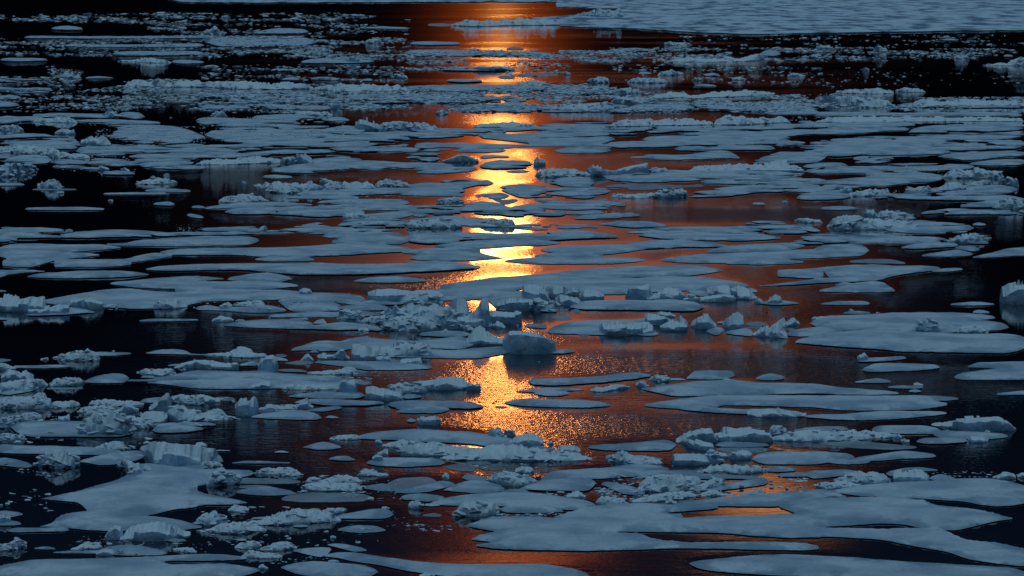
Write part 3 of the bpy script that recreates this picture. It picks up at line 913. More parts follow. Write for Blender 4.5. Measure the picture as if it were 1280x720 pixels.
F|200,490,494 230,485,498 262,488,494
R|185,530,545 290,502,555 355,520,535
R|345,550,556 400,530,562 480,510,560 565,522,545
F|555,555,562 640,545,582 720,540,602 780,542,575 788,546,552
F|770,518,522 850,516,545 930,530,565 1010,552,560
R|230,590,605 280,558,602 340,575,610 430,580,610 480,595,602
F leaf shaped floe cut by the bottom edge with rippled water behind|480,660,666 560,640,700 680,626,725 850,638,735 1000,652,728 1080,680,702
F long curving floe sweeping down under the orange strip of water|745,589,593 830,570,605 950,572,628 1100,598,650 1280,622,688 1480,640,715 1700,648,760 2130,645,800 2330,680,800 2460,722,800
B|335,660,676 360,646,680 395,674,680
F|770,620,628 800,617,630 840,620,628
S 16 3 10 0.4|-20,460,480 200,470,520 400,480,560 500,500,520
S 16 3 9 0.3|400,620,640 560,600,650 800,600,630
S 14 3 12 0.4|560,110,160 760,95,150 1000,120,170
S 14 3 10 0.4|560,190,205 800,190,215 1080,200,250
S 12 3 8 0.3|1130,300,420 1280,330,440 1500,400,440
T 512 576
F|328,90,112 360,82,118 400,85,122 490,105,122
F|215,176,182 300,140,192 400,115,200 480,125,197 560,150,190 592,172,180
B|205,88,118 222,72,120 238,78,120 248,95,118
B|475,140,150 488,124,152 502,145,150
R rounded snowy boulder just below the scattered orange sparks|485,105,118 530,82,140 600,78,160 700,95,162 780,110,148 800,122,132
F thick slab with a blunt broken right end|690,168,174 820,120,182 1000,95,185 1130,98,185 1165,112,160
F|820,112,125 880,65,112 1050,52,108 1180,45,110 1280,36,102 1400,15,97 1500,20,75 1620,45,52
F|1400,72,100 1500,60,108 1650,58,105 1750,72,110 1850,80,112 2150,95,110 2200,102,106
B|660,55,72 700,42,76 740,40,76 775,55,72
F|-60,218,240 0,207,242 100,205,252 180,215,245 220,222,235
F long smooth pale floe with tapered ends behind the rounded dirty block|130,260,270 250,225,275 400,205,278 560,195,280 700,188,288 850,208,295 1000,228,305 1100,245,300 1165,270,285
F|565,190,200 620,178,205 750,178,205
R big rounded grubby block frozen against the long smooth floe|280,320,342 320,275,348 420,260,350 520,265,338 562,288,325
F|565,298,306 600,280,322 750,283,322 900,286,320 960,308,316
R|-10,268,295 40,253,300 80,268,298
F|90,268,280 140,266,283 190,270,279
G|80,335,345 160,325,348 200,338,346
B|980,215,228 1040,188,232 1070,195,232 1100,220,230
F|1200,138,146 1240,130,160 1280,135,182 1340,150,205 1400,160,208 1470,190,208
R|1165,245,270 1200,222,274 1280,235,272 1355,250,264
F|1285,238,264 1360,256,263
F largest ragged snow sheet spreading from the orange strip to the right edge|368,402,406 450,365,425 560,348,440 700,348,520 900,360,520 1100,368,490 1280,378,440 1480,372,442 1680,358,444 1930,344,446 2180,340,468 2380,330,480 2560,325,474;392,485,490 480,452,500 620,425,520 800,420,520;420,525,530 520,510,545 640,480,552 900,440,558 1150,430,560 1280,448,556 1450,455,552 1520,490,548 1600,500,545 1780,511,543 1980,507,547 2280,506,555 2480,514,558 2548,530,548;905,348,353 1000,320,362 1100,295,374 1280,268,380 1500,268,380 1600,280,322 1850,270,302 1930,286,292;1480,300,400 1550,325,420 1700,335,440;2310,275,285 2430,245,330 2560,234,412 2760,230,400 2960,226,388 3100,228,395 3200,250,418 3310,280,427 3410,288,432 3560,305,400 3660,330,375 3770,358,361;2520,400,472 2600,418,472 2760,422,477 2960,427,492 3160,420,532 3360,434,565 3410,470,582 3490,496,612 3660,510,638 3840,548,658 3980,570,680
F|-40,70,76
S 16 3 12 0.4|-20,395,440 280,400,440
S 24 3 12 0.4|560,330,345 800,325,350 940,330,345
S 26 3 14 0.4|1170,170,215 1250,175,215 1300,190,270 1160,200,240
S 20 3 10 0.3|280,5,20 600,10,80 900,20,40
S 12 3 12 0.4|800,185,225 950,195,225 1100,190,240
B|60,712,726 120,704,728 158,714,726
T 768 576
R|140,150,190 200,110,197 380,95,200 500,113,168 570,120,138
R|518,62,72 600,36,82 660,30,60 750,28,84 850,30,78 950,36,68
F|930,38,62 1040,36,66 1140,44,62
R|470,172,184 560,150,182 640,108,176 692,116,160
F tilted slab with a dark undercut front beside the small orange pool|520,172,184 650,152,182 800,122,166 940,95,148 962,122,135
R|100,248,262 250,218,256 330,200,252 450,193,232 530,214,224
B|320,255,266 350,236,270 390,262,268
R|540,205,218 620,184,222 690,208,216
F|785,203,212 870,185,214 945,178,204
F|1020,80,96 1130,72,97 1280,80,92
F smooth bar of snow behind the salmon pink pool|370,265,273 480,250,270 600,235,280 800,213,282 1000,198,284 1150,184,262 1280,175,236 1360,184,218 1450,222,232
F smooth mottled floe in the bottom edge right of the dark red water|468,635,640 520,625,675 700,605,695 900,588,708 1100,585,718 1280,592,730 1500,603,750 1800,628,770 2200,650,790 2640,675,790
S 40 3 14 0.45|20,110,150 140,100,150 460,150,190 540,170,230 700,180,230 950,150,190
S 24 3 14 0.45|0,205,262 240,200,230 420,240,262
S 16 3 12 0.4|960,120,170 1100,170,200 1280,140,180
S 16 3 10 0.3|1060,112,130 1200,100,130
T 1024 576
F|-100,60,108 0,62,106 150,52,92 250,65,80
R|95,120,132 200,85,142 300,75,150 400,85,147 450,108,138
B split snowy boulder with a dark cleft on its left|465,95,132 500,66,134 560,55,134 640,65,132 690,90,130
F|420,70,84 470,58,95 540,42,60 640,42,64 740,50,58
F|690,85,127 780,85,124 870,114,121
R|-20,140,165 40,138,178 150,130,172 270,150,157
F broad tapering snow sheet entering from the right edge|70,185,190 250,152,218 500,130,228 640,128,235 900,110,250 1100,105,288 1280,98,322 1420,92,345
B|1085,100,112 1150,72,116 1195,74,116 1228,92,112
B|1240,95,106 1270,80,108 1330,75,108
S 26 3 9 0.3|700,70,85 850,60,112 1100,65,100 1280,80,95
T 0 576
S 30 3 14 0.3|-20,200,300 280,170,300 420,440,560 900,510,590
T 256 576
S 40 3 14 0.3|-20,260,480 300,270,520 800,300,560 1100,440,560
S 30 3 12 0.4|600,90,200 900,90,250 1280,90,240
T 768 576
S 40 3 14 0.45|-20,20,250 500,20,250 950,30,200 1280,60,160
T 0 432
S 30 3 14 0.4|-20,150,600 500,250,640 1000,300,640 1300,420,600
"""
# ------------------------------------------------------------------ projection helpers
CP, SP = math.cos(PITCH), math.sin(PITCH)


def unproj(px, py, z=0.0):
    """ground position seen at photo pixel (px, py) on the plane of height z"""
    u = (np.asarray(px, float) - 640.0) / F_PX
    v = (360.0 - np.asarray(py, float)) / F_PX
    dy = CP + v * SP
    dz = -SP + v * CP
    t = (z - CAM_H) / dz
    return u * t, dy * t, t


def px_per_m(py):
    return F_PX / float(unproj(640, py)[2])


def hor(py):                      # sine of the viewing depression at that row
    return (float(py) + 60.0) / F_PX


rng = np.random.default_rng(7)
random.seed(7)
TAB = rng.random((256, 256))


def vnoise(x, y, ox=0.0):
    x = np.asarray(x, float) + ox * 17.3 + 1000.0
    y = np.asarray(y, float) + ox * 9.1 + 1000.0
    xi = np.floor(x).astype(int); yi = np.floor(y).astype(int)
    fx = x - xi; fy = y - yi
    fx = fx * fx * (3 - 2 * fx); fy = fy * fy * (3 - 2 * fy)
    g = lambda a, b: TAB[a % 256, b % 256]
    return ((g(xi, yi) * (1 - fx) + g(xi + 1, yi) * fx) * (1 - fy)
            + (g(xi, yi + 1) * (1 - fx) + g(xi + 1, yi + 1) * fx) * fy) * 2 - 1


def fbm(x, y, o=0.0, n=3):
    s, a = 0.0, 1.0
    for k in range(n):
        s = s + a * vnoise(x * 2 ** k, y * 2 ** k, o + k * 3.7)
        a *= 0.5
    return s


# ------------------------------------------------------------------ materials
def new_mat(name):
    m = bpy.data.materials.new(name); m.use_nodes = True
    b = NB(m.node_tree)
    p = m.node_tree.nodes['Principled BSDF']
    geo = b.n('ShaderNodeNewGeometry').outputs['Position']
    return m, b, p, geo


def bump(b, p, h, strength, dist, prev=None):
    nd = b.n('ShaderNodeBump')
    nd.inputs['Strength'].default_value = strength
    nd.inputs['Distance'].default_value = dist
    b.t.links.new(h, nd.inputs['Height'])
    if prev is not None: b.t.links.new(prev, nd.inputs['Normal'])
    return nd.outputs[0]


def snow_material():
    m, b, p, pos = new_mat("old_snow")
    big = b.noise(pos, 0.35, 4.0)
    mid = b.noise(pos, 2.2, 5.0, 0.65)
    fine = b.noise(pos, 11.0, 4.0, 0.7)
    c = b.mix(b.ramp(big, 0.35, 0.68), (0.74, 0.79, 0.84, 1), (0.40, 0.49, 0.59, 1))
    c = b.mix(b.ramp(mid, 0.50, 0.80, 0.0, 0.6), c, (0.33, 0.44, 0.57, 1))
    c = b.mix(b.ramp(fine, 0.55, 0.80, 0.0, 0.5), c, (0.30, 0.40, 0.50, 1))
    at = b.n('ShaderNodeAttribute'); at.attribute_name = 'inland'
    wetn = b.noise(b.scale_vec(pos, (1, 0.5, 1)), 0.55, 4.0, 0.6)
    reach = b.ramp(wetn, 0.42, 0.70, 0.02, 2.6)
    wet = b.ramp(b.m('DIVIDE', at.outputs['Fac'], reach), 0.0, 1.0, 0.7, 0.0)
    wet = b.m('MULTIPLY', wet, b.m('GREATER_THAN', at.outputs['Fac'], 0.0))
    c = b.mix(wet, c, (0.20, 0.30, 0.38, 1))
    b.t.links.new(c, p.inputs['Base Color'])
    p.inputs['Roughness'].default_value = 0.75
    p.inputs['Specular IOR Level'].default_value = 0.25
    drift = b.noise(b.scale_vec(pos, (0.9, 0.28, 1)), 1.0, 3.0)
    n0 = bump(b, p, drift, 0.8, 0.5)
    n1 = bump(b, p, mid, 0.8, 0.14, n0)
    n2 = bump(b, p, fine, 0.7, 0.03, n1)
    b.t.links.new(n2, p.inputs['Normal'])
    return m


def block_material():
    m, b, p, pos = new_mat("blue_ice_with_snow")
    gn = b.n('ShaderNodeNewGeometry').outputs['Normal']
    sp = b.n('ShaderNodeSeparateXYZ'); b.t.links.new(gn, sp.inputs[0])
    mid = b.noise(pos, 1.6, 5.0, 0.65)
    fine = b.noise(pos, 9.0, 4.0, 0.7)
    ice = b.mix(b.ramp(mid, 0.35, 0.7), (0.26, 0.42, 0.60, 1), (0.46, 0.60, 0.73, 1))
    cover = b.ramp(b.m('MULTIPLY_ADD', fine, 0.5, sp.outputs[2]), 0.35, 0.85)
    c = b.mix(cover, ice, (0.90, 0.93, 0.95, 1))
    b.t.links.new(c, p.inputs['Base Color'])
    p.inputs['Roughness'].default_value = 0.55
    p.inputs['Specular IOR Level'].default_value = 0.35
    n1 = bump(b, p, mid, 0.8, 0.18)
    n2 = bump(b, p, fine, 0.6, 0.04, n1)
    b.t.links.new(n2, p.inputs['Normal'])
    return m


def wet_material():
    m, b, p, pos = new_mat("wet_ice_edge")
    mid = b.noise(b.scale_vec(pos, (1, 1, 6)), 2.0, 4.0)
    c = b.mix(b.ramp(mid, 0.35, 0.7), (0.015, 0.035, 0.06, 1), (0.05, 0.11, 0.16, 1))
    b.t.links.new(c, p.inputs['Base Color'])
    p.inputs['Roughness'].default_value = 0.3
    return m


def grey_material():
    m, b, p, pos = new_mat("bare_grey_ice")
    big = b.noise(pos, 0.5, 4.0)
    fine = b.noise(pos, 6.0, 4.0, 0.7)
    c = b.mix(b.ramp(big, 0.35, 0.7), (0.16, 0.22, 0.27, 1), (0.34, 0.42, 0.48, 1))
    c = b.mix(b.ramp(fine, 0.5, 0.75, 0.0, 0.6), c, (0.12, 0.17, 0.21, 1))
    b.t.links.new(c, p.inputs['Base Color'])
    p.inputs['Roughness'].default_value = 0.5
    b.t.links.new(bump(b, p, fine, 0.5, 0.03), p.inputs['Normal'])
    return m


def dark_crumb_material():
    m, b, p, pos = new_mat("dark_wet_crumbs")
    p.inputs['Base Color'].default_value = (0.02, 0.03, 0.045, 1)
    p.inputs['Roughness'].default_value = 0.4
    return m


def water_material():
    m, b, p, pos = new_mat("sea_water")
    at = b.n('ShaderNodeAttribute'); at.attribute_name = 'ripple'
    rip = at.outputs['Fac']
    big = b.noise(b.scale_vec(pos, (0.05, 0.03, 1)), 1.0, 3.0)
    amt = b.m('MULTIPLY', rip, b.ramp(big, 0.3, 0.65, 0.55, 1.2))
    p.inputs['Base Color'].default_value = (0.0012, 0.003, 0.006, 1)
    p.inputs['IOR'].default_value = 1.333
    w1 = b.noise(b.scale_vec(pos, (1.0, 1.6, 1)), 1.1, 2.0, 0.5)
    w2 = b.noise(b.scale_vec(pos, (1.0, 1.0, 1)), 6.5, 2.0, 0.6)
    nd = b.n('ShaderNodeBump'); nd.inputs['Distance'].default_value = 1.0
    b.t.links.new(b.m('MULTIPLY', w1, b.m('MULTIPLY_ADD', amt, 0.034, 0.0006)), nd.inputs['Height'])
    nd2 = b.n('ShaderNodeBump'); nd2.inputs['Distance'].default_value = 1.0
    b.t.links.new(b.m('MULTIPLY', w2, b.m('MULTIPLY_ADD', amt, 0.018, 0.0002)), nd2.inputs['Height'])
    b.t.links.new(nd.outputs[0], nd2.inputs['Normal'])
    w3 = b.noise(b.scale_vec(pos, (3.2, 1.0, 1)), 1.0, 2.0, 0.5)
    nd3 = b.n('ShaderNodeBump'); nd3.inputs['Distance'].default_value = 1.0
    b.t.links.new(b.m('MULTIPLY', w3, b.m('MULTIPLY_ADD', amt, 0.020, 0.0)), nd3.inputs['Height'])
    b.t.links.new(nd2.outputs[0], nd3.inputs['Normal'])
    b.t.links.new(nd3.outputs[0], p.inputs['Normal'])
    b.t.links.new(b.m('MULTIPLY_ADD', amt, 0.045, 0.006), p.inputs['Roughness'])
    return m


def pack_material():
    m, b, p, pos = new_mat("wind_scoured_pack_ice")
    big = b.noise(b.scale_vec(pos, (0.16, 0.035, 1)), 1.0, 4.0, 0.6)
    c = b.mix(b.ramp(big, 0.45, 0.62), (0.70, 0.78, 0.86, 1), (0.14, 0.22, 0.31, 1))
    b.t.links.new(c, p.inputs['Base Color'])
    p.inputs['Roughness'].default_value = 0.8
    p.inputs['Specular IOR Level'].default_value = 0.2
    return m


SNOW, BLOCK, WET, GREY, CRUMB, WATER = (snow_material(), block_material(), wet_material(), grey_material(),
                                        dark_crumb_material(), water_material())
PACK = pack_material()
COL = sc.collection

# ------------------------------------------------------------------ read the survey of the ice field
# each row: type, optional description | strips of "x, back edge, front edge" (holes start with -)
items, scatters = [], []
ox = oy = 0.0
for line in SURVEY.strip().split('\n'):
    head, _, body = line.partition('|')
    hw = head.split()
    if hw[0] == 'T':
        ox, oy = float(hw[1]), float(hw[2]); continue
    strips, holes = [], []
    for s in body.split(';'):
        s = s.strip()
        if not s: continue
        tgt = strips
        if s[0] == '-' and False: tgt = holes
        pts = []
        for tok in s.split():
            a = [float(q) for q in tok.split(',')]
            if len(a) == 2: a.append(a[1] + 4)
            if pts and a[0] / 5 + ox <= pts[-1][0]: continue
            pts.append((a[0] / 5 + ox, a[1] / 5 + oy, max(a[2], a[1] + 1) / 5 + oy))
        if len(pts) > 1: tgt.append(pts)
    if not strips: continue
    if hw[0] in 'SZ':
        scatters.append((hw[0], int(hw[1]), float(hw[2]) / 5, float(hw[3]) / 5, float(hw[4]) if len(hw) > 4 else 0.2, strips[0]))
    else:
        allp = [p for s in strips for p in s]
        x0, x1 = min(p[0] for p in allp), max(p[0] for p in allp)
        y0, y1 = min(p[1] for p in allp), max(p[2] for p in allp)
        items.append(dict(kind=hw[0], text=' '.join(hw[1:]), strips=strips, x0=x0, x1=x1, y0=y0, y1=y1,
                          cx=(x0 + x1) / 2, cy=(y0 + y1) / 2, id=len(items)))

# ------------------------------------------------------------------ floes
ZR = np.full((760, 1320), -1.0)     # height of the ice at each ground pixel, used to stand things on it


def smooth_strip(pts):
    xs = np.array([p[0] for p in pts]); yt = np.array([p[1] for p in pts]); yb = np.array([p[2] for p in pts])
    n = int(min(500, max(12, (xs[-1] - xs[0]) * 1.5)))
    X = np.linspace(xs[0], xs[-1], n)
    T, B = np.interp(X, xs, yt), np.interp(X, xs, yb)
    sig = max(1.0, 0.16 * n / max(1, len(pts) - 1))
    k = int(3 * sig)
    if k >= 1:
        ker = np.exp(-0.5 * (np.arange(-k, k + 1) / sig) ** 2); ker /= ker.sum()
        def sm(A):
            P = np.concatenate([2 * A[0] - A[1:k + 1][::-1] if k < n else np.full(k, A[0]), A,
                                2 * A[-1] - A[-k - 1:-1][::-1] if k < n else np.full(k, A[-1])])
            R = np.convolve(P, ker, 'valid')
            return R[:n]
        T, B = sm(T), sm(B)
    return X, T, B


def build_floe_mesh(it):
    o = it['id'] * 1.37
    flat = it['kind'] == 'G'
    thick = it['y1'] - it['y0']
    pad = 2.0
    x0, x1, y0, y1 = it['x0'] - pad, it['x1'] + pad, it['y0'] - pad, it['y1'] + pad
    x0, x1 = max(x0, -60), min(x1, 1345)
    y0, y1 = max(y0, -14), min(y1, 740)
    dx, dy = (1.3, 0.55)
    if thick < 5: dx, dy = 1.0, 0.35
    cells = (x1 - x0) / dx * (y1 - y0) / dy
    if cells > 26000:
        q = math.sqrt(cells / 26000); dx *= q; dy *= q
    gx = np.arange(x0, x1 + dx, dx); gy = np.arange(y0, y1 + dy, dy)
    GX, GY = np.meshgrid(gx, gy)
    warp = fbm(GX / 16.0, GY / 4.0, o, 3)
    Fd = np.full(GX.shape, -9.0)
    for s in it['strips']:
        X, T, B = smooth_strip(s)
        yt = np.interp(GX, X, T); yb = np.interp(GX, X, B)
        f = np.minimum(GY - yt, yb - GY)
        w0 = (s[0][2] - s[0][1]); w1 = (s[-1][2] - s[-1][1])
        ke = 0.09 if thick < 5 else 0.16
        for e_, w_, outer in ((GX - X[0], w0, X[0] - it['x0'] < 10), (X[-1] - GX, w1, it['x1'] - X[-1] < 10)):
            L_ = max(2.5, w_ * (2.2 if it['cy'] < 300 else 1.7))
            if outer: f = f - (0.5 * w_ + 0.15) * np.clip(1 - e_ / L_, 0, 1) ** 2
            f = np.where(e_ > 0, f, np.minimum(f, e_ * 0.5 - 0.3))
        Fd = np.maximum(Fd, f) + 0.55 * np.exp(-np.abs(Fd - f) / 0.9) * (np.minimum(Fd, f) > -1.2)
    amp = min(0.55, 0.05 + 0.06 * thick)
    if 110 < it['cy'] < 300 and not flat: Fd = np.where(Fd > -3, Fd + 0.5, Fd)
    chip = 1 - 2 * np.abs(vnoise(GX / 7.0, GY / 1.9, o + 2))
    Fd = Fd + amp * warp * 0.5 + amp * 0.55 * chip * (0.4 + 0.6 * vnoise(GX / 40.0, GY / 12.0, o)) + 0.14 * vnoise(GX / 2.0, GY / 0.8, o)
    if 95 < it['cy'] < 300 and thick > 4:
        cn = vnoise(GX / 85.0, GY / 3.6, o * 0.0 + 5) + 0.35 * vnoise(GX / 22.0, GY / 2.0, 9.0)
        where = np.clip(vnoise(GX / 60.0, GY / 9.0, 13.0) * 2.5 + 0.7, 0, 1)
        Fd = Fd - 0.75 * thick * np.exp(-(cn / 0.13) ** 2) * where
    Fd[0, :] = Fd[-1, :] = -1; Fd[:, 0] = Fd[:, -1] = -1
    ins = Fd > 0
    if not ins.any(): return None
    ny, nx = ins.shape
    hr = random.Random(it['id'])
    ym = 0.5 * (y0 + y1)
    pm = px_per_m(max(ym, 0))
    h = max(0.035, min(0.26, (0.5 + 1.2 * hr.random() ** 1.6) / pm)) * (0.35 if flat else 1.0)
    # vertices: inside nodes
    idx = -np.ones(ins.shape, int)
    jj, ii = np.nonzero(ins)
    idx[jj, ii] = np.arange(len(jj))
    vx = list(GX[jj, ii]); vy = list(GY[jj, ii])
    edge_v = {}
    cont = []                        # contour edges (vertex pairs)

    def cross(j0, i0, j1, i1):
        key = (j0, i0, j1, i1) if (j0, i0) < (j1, i1) else (j1, i1, j0, i0)
        if key in edge_v: return edge_v[key]
        a, b_ = Fd[key[0], key[1]], Fd[key[2], key[3]]
        t = a / (a - b_)
        t = min(0.98, max(0.02, t))
        vx.append(GX[key[0], key[1]] * (1 - t) + GX[key[2], key[3]] * t)
        vy.append(GY[key[0], key[1]] * (1 - t) + GY[key[2], key[3]] * t)
        edge_v[key] = len(vx) - 1
        return edge_v[key]
    c4 = ins[:-1, :-1].astype(int) + ins[:-1, 1:] + ins[1:, 1:] + ins[1:, :-1]
    faces = []
    J, I = np.nonzero(c4 == 4)
    if len(J):
        q = np.stack([idx[J, I], idx[J + 1, I], idx[J + 1, I + 1], idx[J, I + 1]], 1)
        faces = q.tolist()
    J, I = np.nonzero((c4 > 0) & (c4 < 4))
    for j, i in zip(J.tolist(), I.tolist()):
        cs = [(j, i), (j + 1, i), (j + 1, i + 1), (j, i + 1)]
        poly, leave = [], None
        pend = []
        for k in range(4):
            a, b_ = cs[k], cs[(k + 1) % 4]
            ia, ib = ins[a], ins[b_]
            if ia: poly.append(int(idx[a]))
            if ia != ib:
                v = cross(a[0], a[1], b_[0], b_[1])
                poly.append(v)
                pend.append((ia, v))
        if len(poly) >= 3: faces.append(poly)
        for k in range(len(pend)):
            if pend[k][0] and not pend[(k + 1) % len(pend)][0]:
                cont.append((pend[k][1], pend[(k + 1) % len(pend)][1]))
    n_in = len(jj)
    vx = np.array(vx); vy = np.array(vy)
    X, Y, _ = unproj(vx, vy, h)
    cx, cy = X[n_in:], Y[n_in:]
    # distance to the rim in metres
    d = np.zeros(len(X))
    if len(cx) and n_in:
        st = max(1, len(cx) // 260)
        ax, ay = cx[::st], cy[::st]
        for a in range(0, n_in, 4000):
            b_ = min(n_in, a + 4000)
            d[a:b_] = np.sqrt(((X[a:b_, None] - ax) ** 2 + (Y[a:b_, None] - ay) ** 2).min(1))
    dome = (0.02 if flat else 0.05 + 0.10 * hr.random())
    wd = 1.6
    e = np.clip(d / wd, 0, 1)
    colth = ins.sum(0) * dy
    hl = h * np.clip(0.25 + np.interp(vx, gx, colth) / (5.0 if thick > 5 else 3.0), 0.25, 1.0)
    Z = hl + dome * (1 - (1 - e) ** 2)
    lump = fbm(X / 2.6, Y / 3.4, o, 3)
    Z = Z + np.clip(d / 0.8, 0, 1) * (0.045 * lump + 0.018 * vnoise(X / 0.5, Y / 0.8, o)) * (0.3 if flat else 1.0)
    Z = np.maximum(Z, hl * 0.9)
    # write to the height raster
    rj = np.clip(np.round(GY[jj, ii]).astype(int) + 20, 0, 759); ri = np.clip(np.round(GX[jj, ii]).astype(int) + 20, 0, 1319)
    np.maximum.at(ZR, (rj, ri), Z[:n_in])
    if dx > 1.0:
        np.maximum.at(ZR, (rj, np.clip(ri + 1, 0, 1319)), Z[:n_in])
    # outward direction on the rim
    nb = {}
    for a, b_ in cont:
        ex, ey = X[b_] - X[a], Y[b_] - Y[a]
        L = math.hypot(ex, ey) + 1e-9
        for v in (a, b_):
            s = nb.setdefault(v, [0.0, 0.0]); s[0] += ey / L; s[1] -= ex / L
    return dict(X=X, Y=Y, Z=Z, faces=faces, cont=cont, nb=nb, n_in=n_in, h=h, d=d)


def finish(me, verts, faces, mats, mi=None, smooth=True):
    me.from_pydata(verts, [], faces)
    for m in mats: me.materials.append(m)
    if mi is not None: me.polygons.foreach_set('material_index', mi)
    if smooth: me.polygons.foreach_set('use_smooth', [True] * len(me.polygons))
    me.update()
    return me


def orient(g):
    """make faces look up and rim normals look out"""
    f = g['faces'][len(g['faces']) // 2]
    X, Y = g['X'], g['Y']
    ar = sum(X[f[k]] * Y[f[(k + 1) % len(f)]] - X[f[(k + 1) % len(f)]] * Y[f[k]] for k in range(len(f)))
    if ar < 0:
        g['faces'] = [q[::-1] for q in g['faces']]
        g['cont'] = [(b_, a) for a, b_ in g['cont']]
        g['nb'] = {k: [-v[0], -v[1]] for k, v in g['nb'].items()}


def floe_objects(it):
    g = build_floe_mesh(it)
    if g is None or not g['faces']: return None
    orient(g)
    X, Y, Z, h = g['X'], g['Y'], g['Z'], g['h']
    ocx, ocy = float(X.mean()), float(Y.mean())
    verts = [(float(a - ocx), float(b_ - ocy), float(c)) for a, b_, c in zip(X, Y, Z)]
    faces = list(g['faces'])
    low, foot_v, foot_top, foot_bot = {}, [], {}, {}
    flat = it['kind'] == 'G'
    for v, (nx_, ny_) in g['nb'].items():
        L = math.hypot(nx_, ny_) + 1e-9
        nx_, ny_ = nx_ / L, ny_ / L
        x, y, z = verts[v]
        low[v] = len(verts)
        verts.append((x + nx_ * 0.015, y + ny_ * 0.015, z * (0.82 if not flat else 0.6)))
        jit = 0.04 * vnoise(x * 1.3, y * 1.3, 3.0)
        foot_top[v] = len(foot_v); foot_v.append((x - nx_ * (0.05 + jit) * 0.4, y - ny_ * (0.05 + jit) * 0.4, z * 0.86))
        foot_bot[v] = len(foot_v); foot_v.append((x - nx_ * (0.10 + jit), y - ny_ * (0.10 + jit), -0.12))
    for a, b_ in g['cont']:
        faces.append([a, low[a], low[b_], b_])
    # closing strip under the lip
    ffaces = [[foot_top[a], foot_bot[a], foot_bot[b_], foot_top[b_]] for a, b_ in g['cont']]
    big = (it['x1'] - it['x0']) > 22 and it['y1'] - it['y0'] > 2.6
    top_m = GREY if flat else PACK if it['y1'] < 45 and it['x1'] - it['x0'] > 200 else SNOW
    nm = 'ice_plate' if flat else 'ice_floe'
    if big:
        root = bpy.data.objects.new(nm, None); COL.objects.link(root)
        root.location = (ocx, ocy, 0); root.empty_display_size = 0.3
        top_name, bot_name = ('plate_surface', 'ice_foot') if flat else ('snow_cover', 'ice_foot')
        o1 = bpy.data.objects.new(top_name, finish(bpy.data.meshes.new(top_name), verts, faces, [top_m]))
        ra = o1.data.attributes.new('inland', 'FLOAT', 'POINT')
        rv = np.zeros(len(verts), np.float32); rv[:len(g['d'])] = g['d']
        ra.data.foreach_set('value', rv)
        o2 = bpy.data.objects.new(bot_name, finish(bpy.data.meshes.new(bot_name), foot_v, ffaces, [WET]))
        for q in (o1, o2): COL.objects.link(q); q.parent = root
        return root
    n0, nf = len(verts), len(faces)
    verts += foot_v
    faces += [[a + n0 for a in q] for q in ffaces]
    me = finish(bpy.data.meshes.new(nm), verts, faces, [top_m, WET], [0] * nf + [1] * len(ffaces))
    root = bpy.data.objects.new(nm, me); COL.objects.link(root)
    root.location = (ocx, ocy, 0)
    return root


# ------------------------------------------------------------------ loose lumps shared by heaps and scattered chunks
def lump_mesh(seed, mat, name):
    r = random.Random(seed)
    bm = bmesh.new()
    e1 = r.uniform(0.35, 0.75)
    for k in range(13):
        while True:
            p = [r.uniform(-1, 1) for _ in range(3)]
            L = math.sqrt(sum(q * q for q in p))
            if 0.3 < L < 1: break
        p = [q / L for q in p]
        p = [math.copysign(abs(q) ** e1, q) for q in p]
        bm.verts.new((p[0] * 0.55, p[1] * 0.5, p[2] * 0.5 + 0.28))
    bmesh.ops.convex_hull(bm, input=bm.verts)
    loose = [v for v in bm.verts if not v.link_faces]
    bmesh.ops.delete(bm, geom=loose, context='VERTS')
    bmesh.ops.triangulate(bm, faces=bm.faces)
    bmesh.ops.subdivide_edges(bm, edges=bm.edges, cuts=2, use_grid_fill=True, smooth=0.12)
    for v in bm.verts:
        c = v.co
        n = float(fbm(c.x * 3 + seed, c.y * 3 + c.z * 2.3, seed, 2))
        c += v.normal * 0.035 * n
    me = bpy.data.meshes.new(name)
    bm.to_mesh(me); bm.free()
    me.polygons.foreach_set('use_smooth', [True] * len(me.polygons))
    me.set_sharp_from_angle(angle=math.radians(34))
    me.materials.append(mat)
    return me


LUMPS = [lump_mesh(100 + k, BLOCK, 'ice_lump') for k in range(14)]
DARKS = [lump_mesh(300 + k, CRUMB, 'dark_crumb') for k in range(5)]


def ice_z(px, py):
    j = int(round(py)) + 20; i = int(round(px)) + 20
    if 0 <= j < 760 and 0 <= i < 1320: return ZR[j, i]
    return -1.0


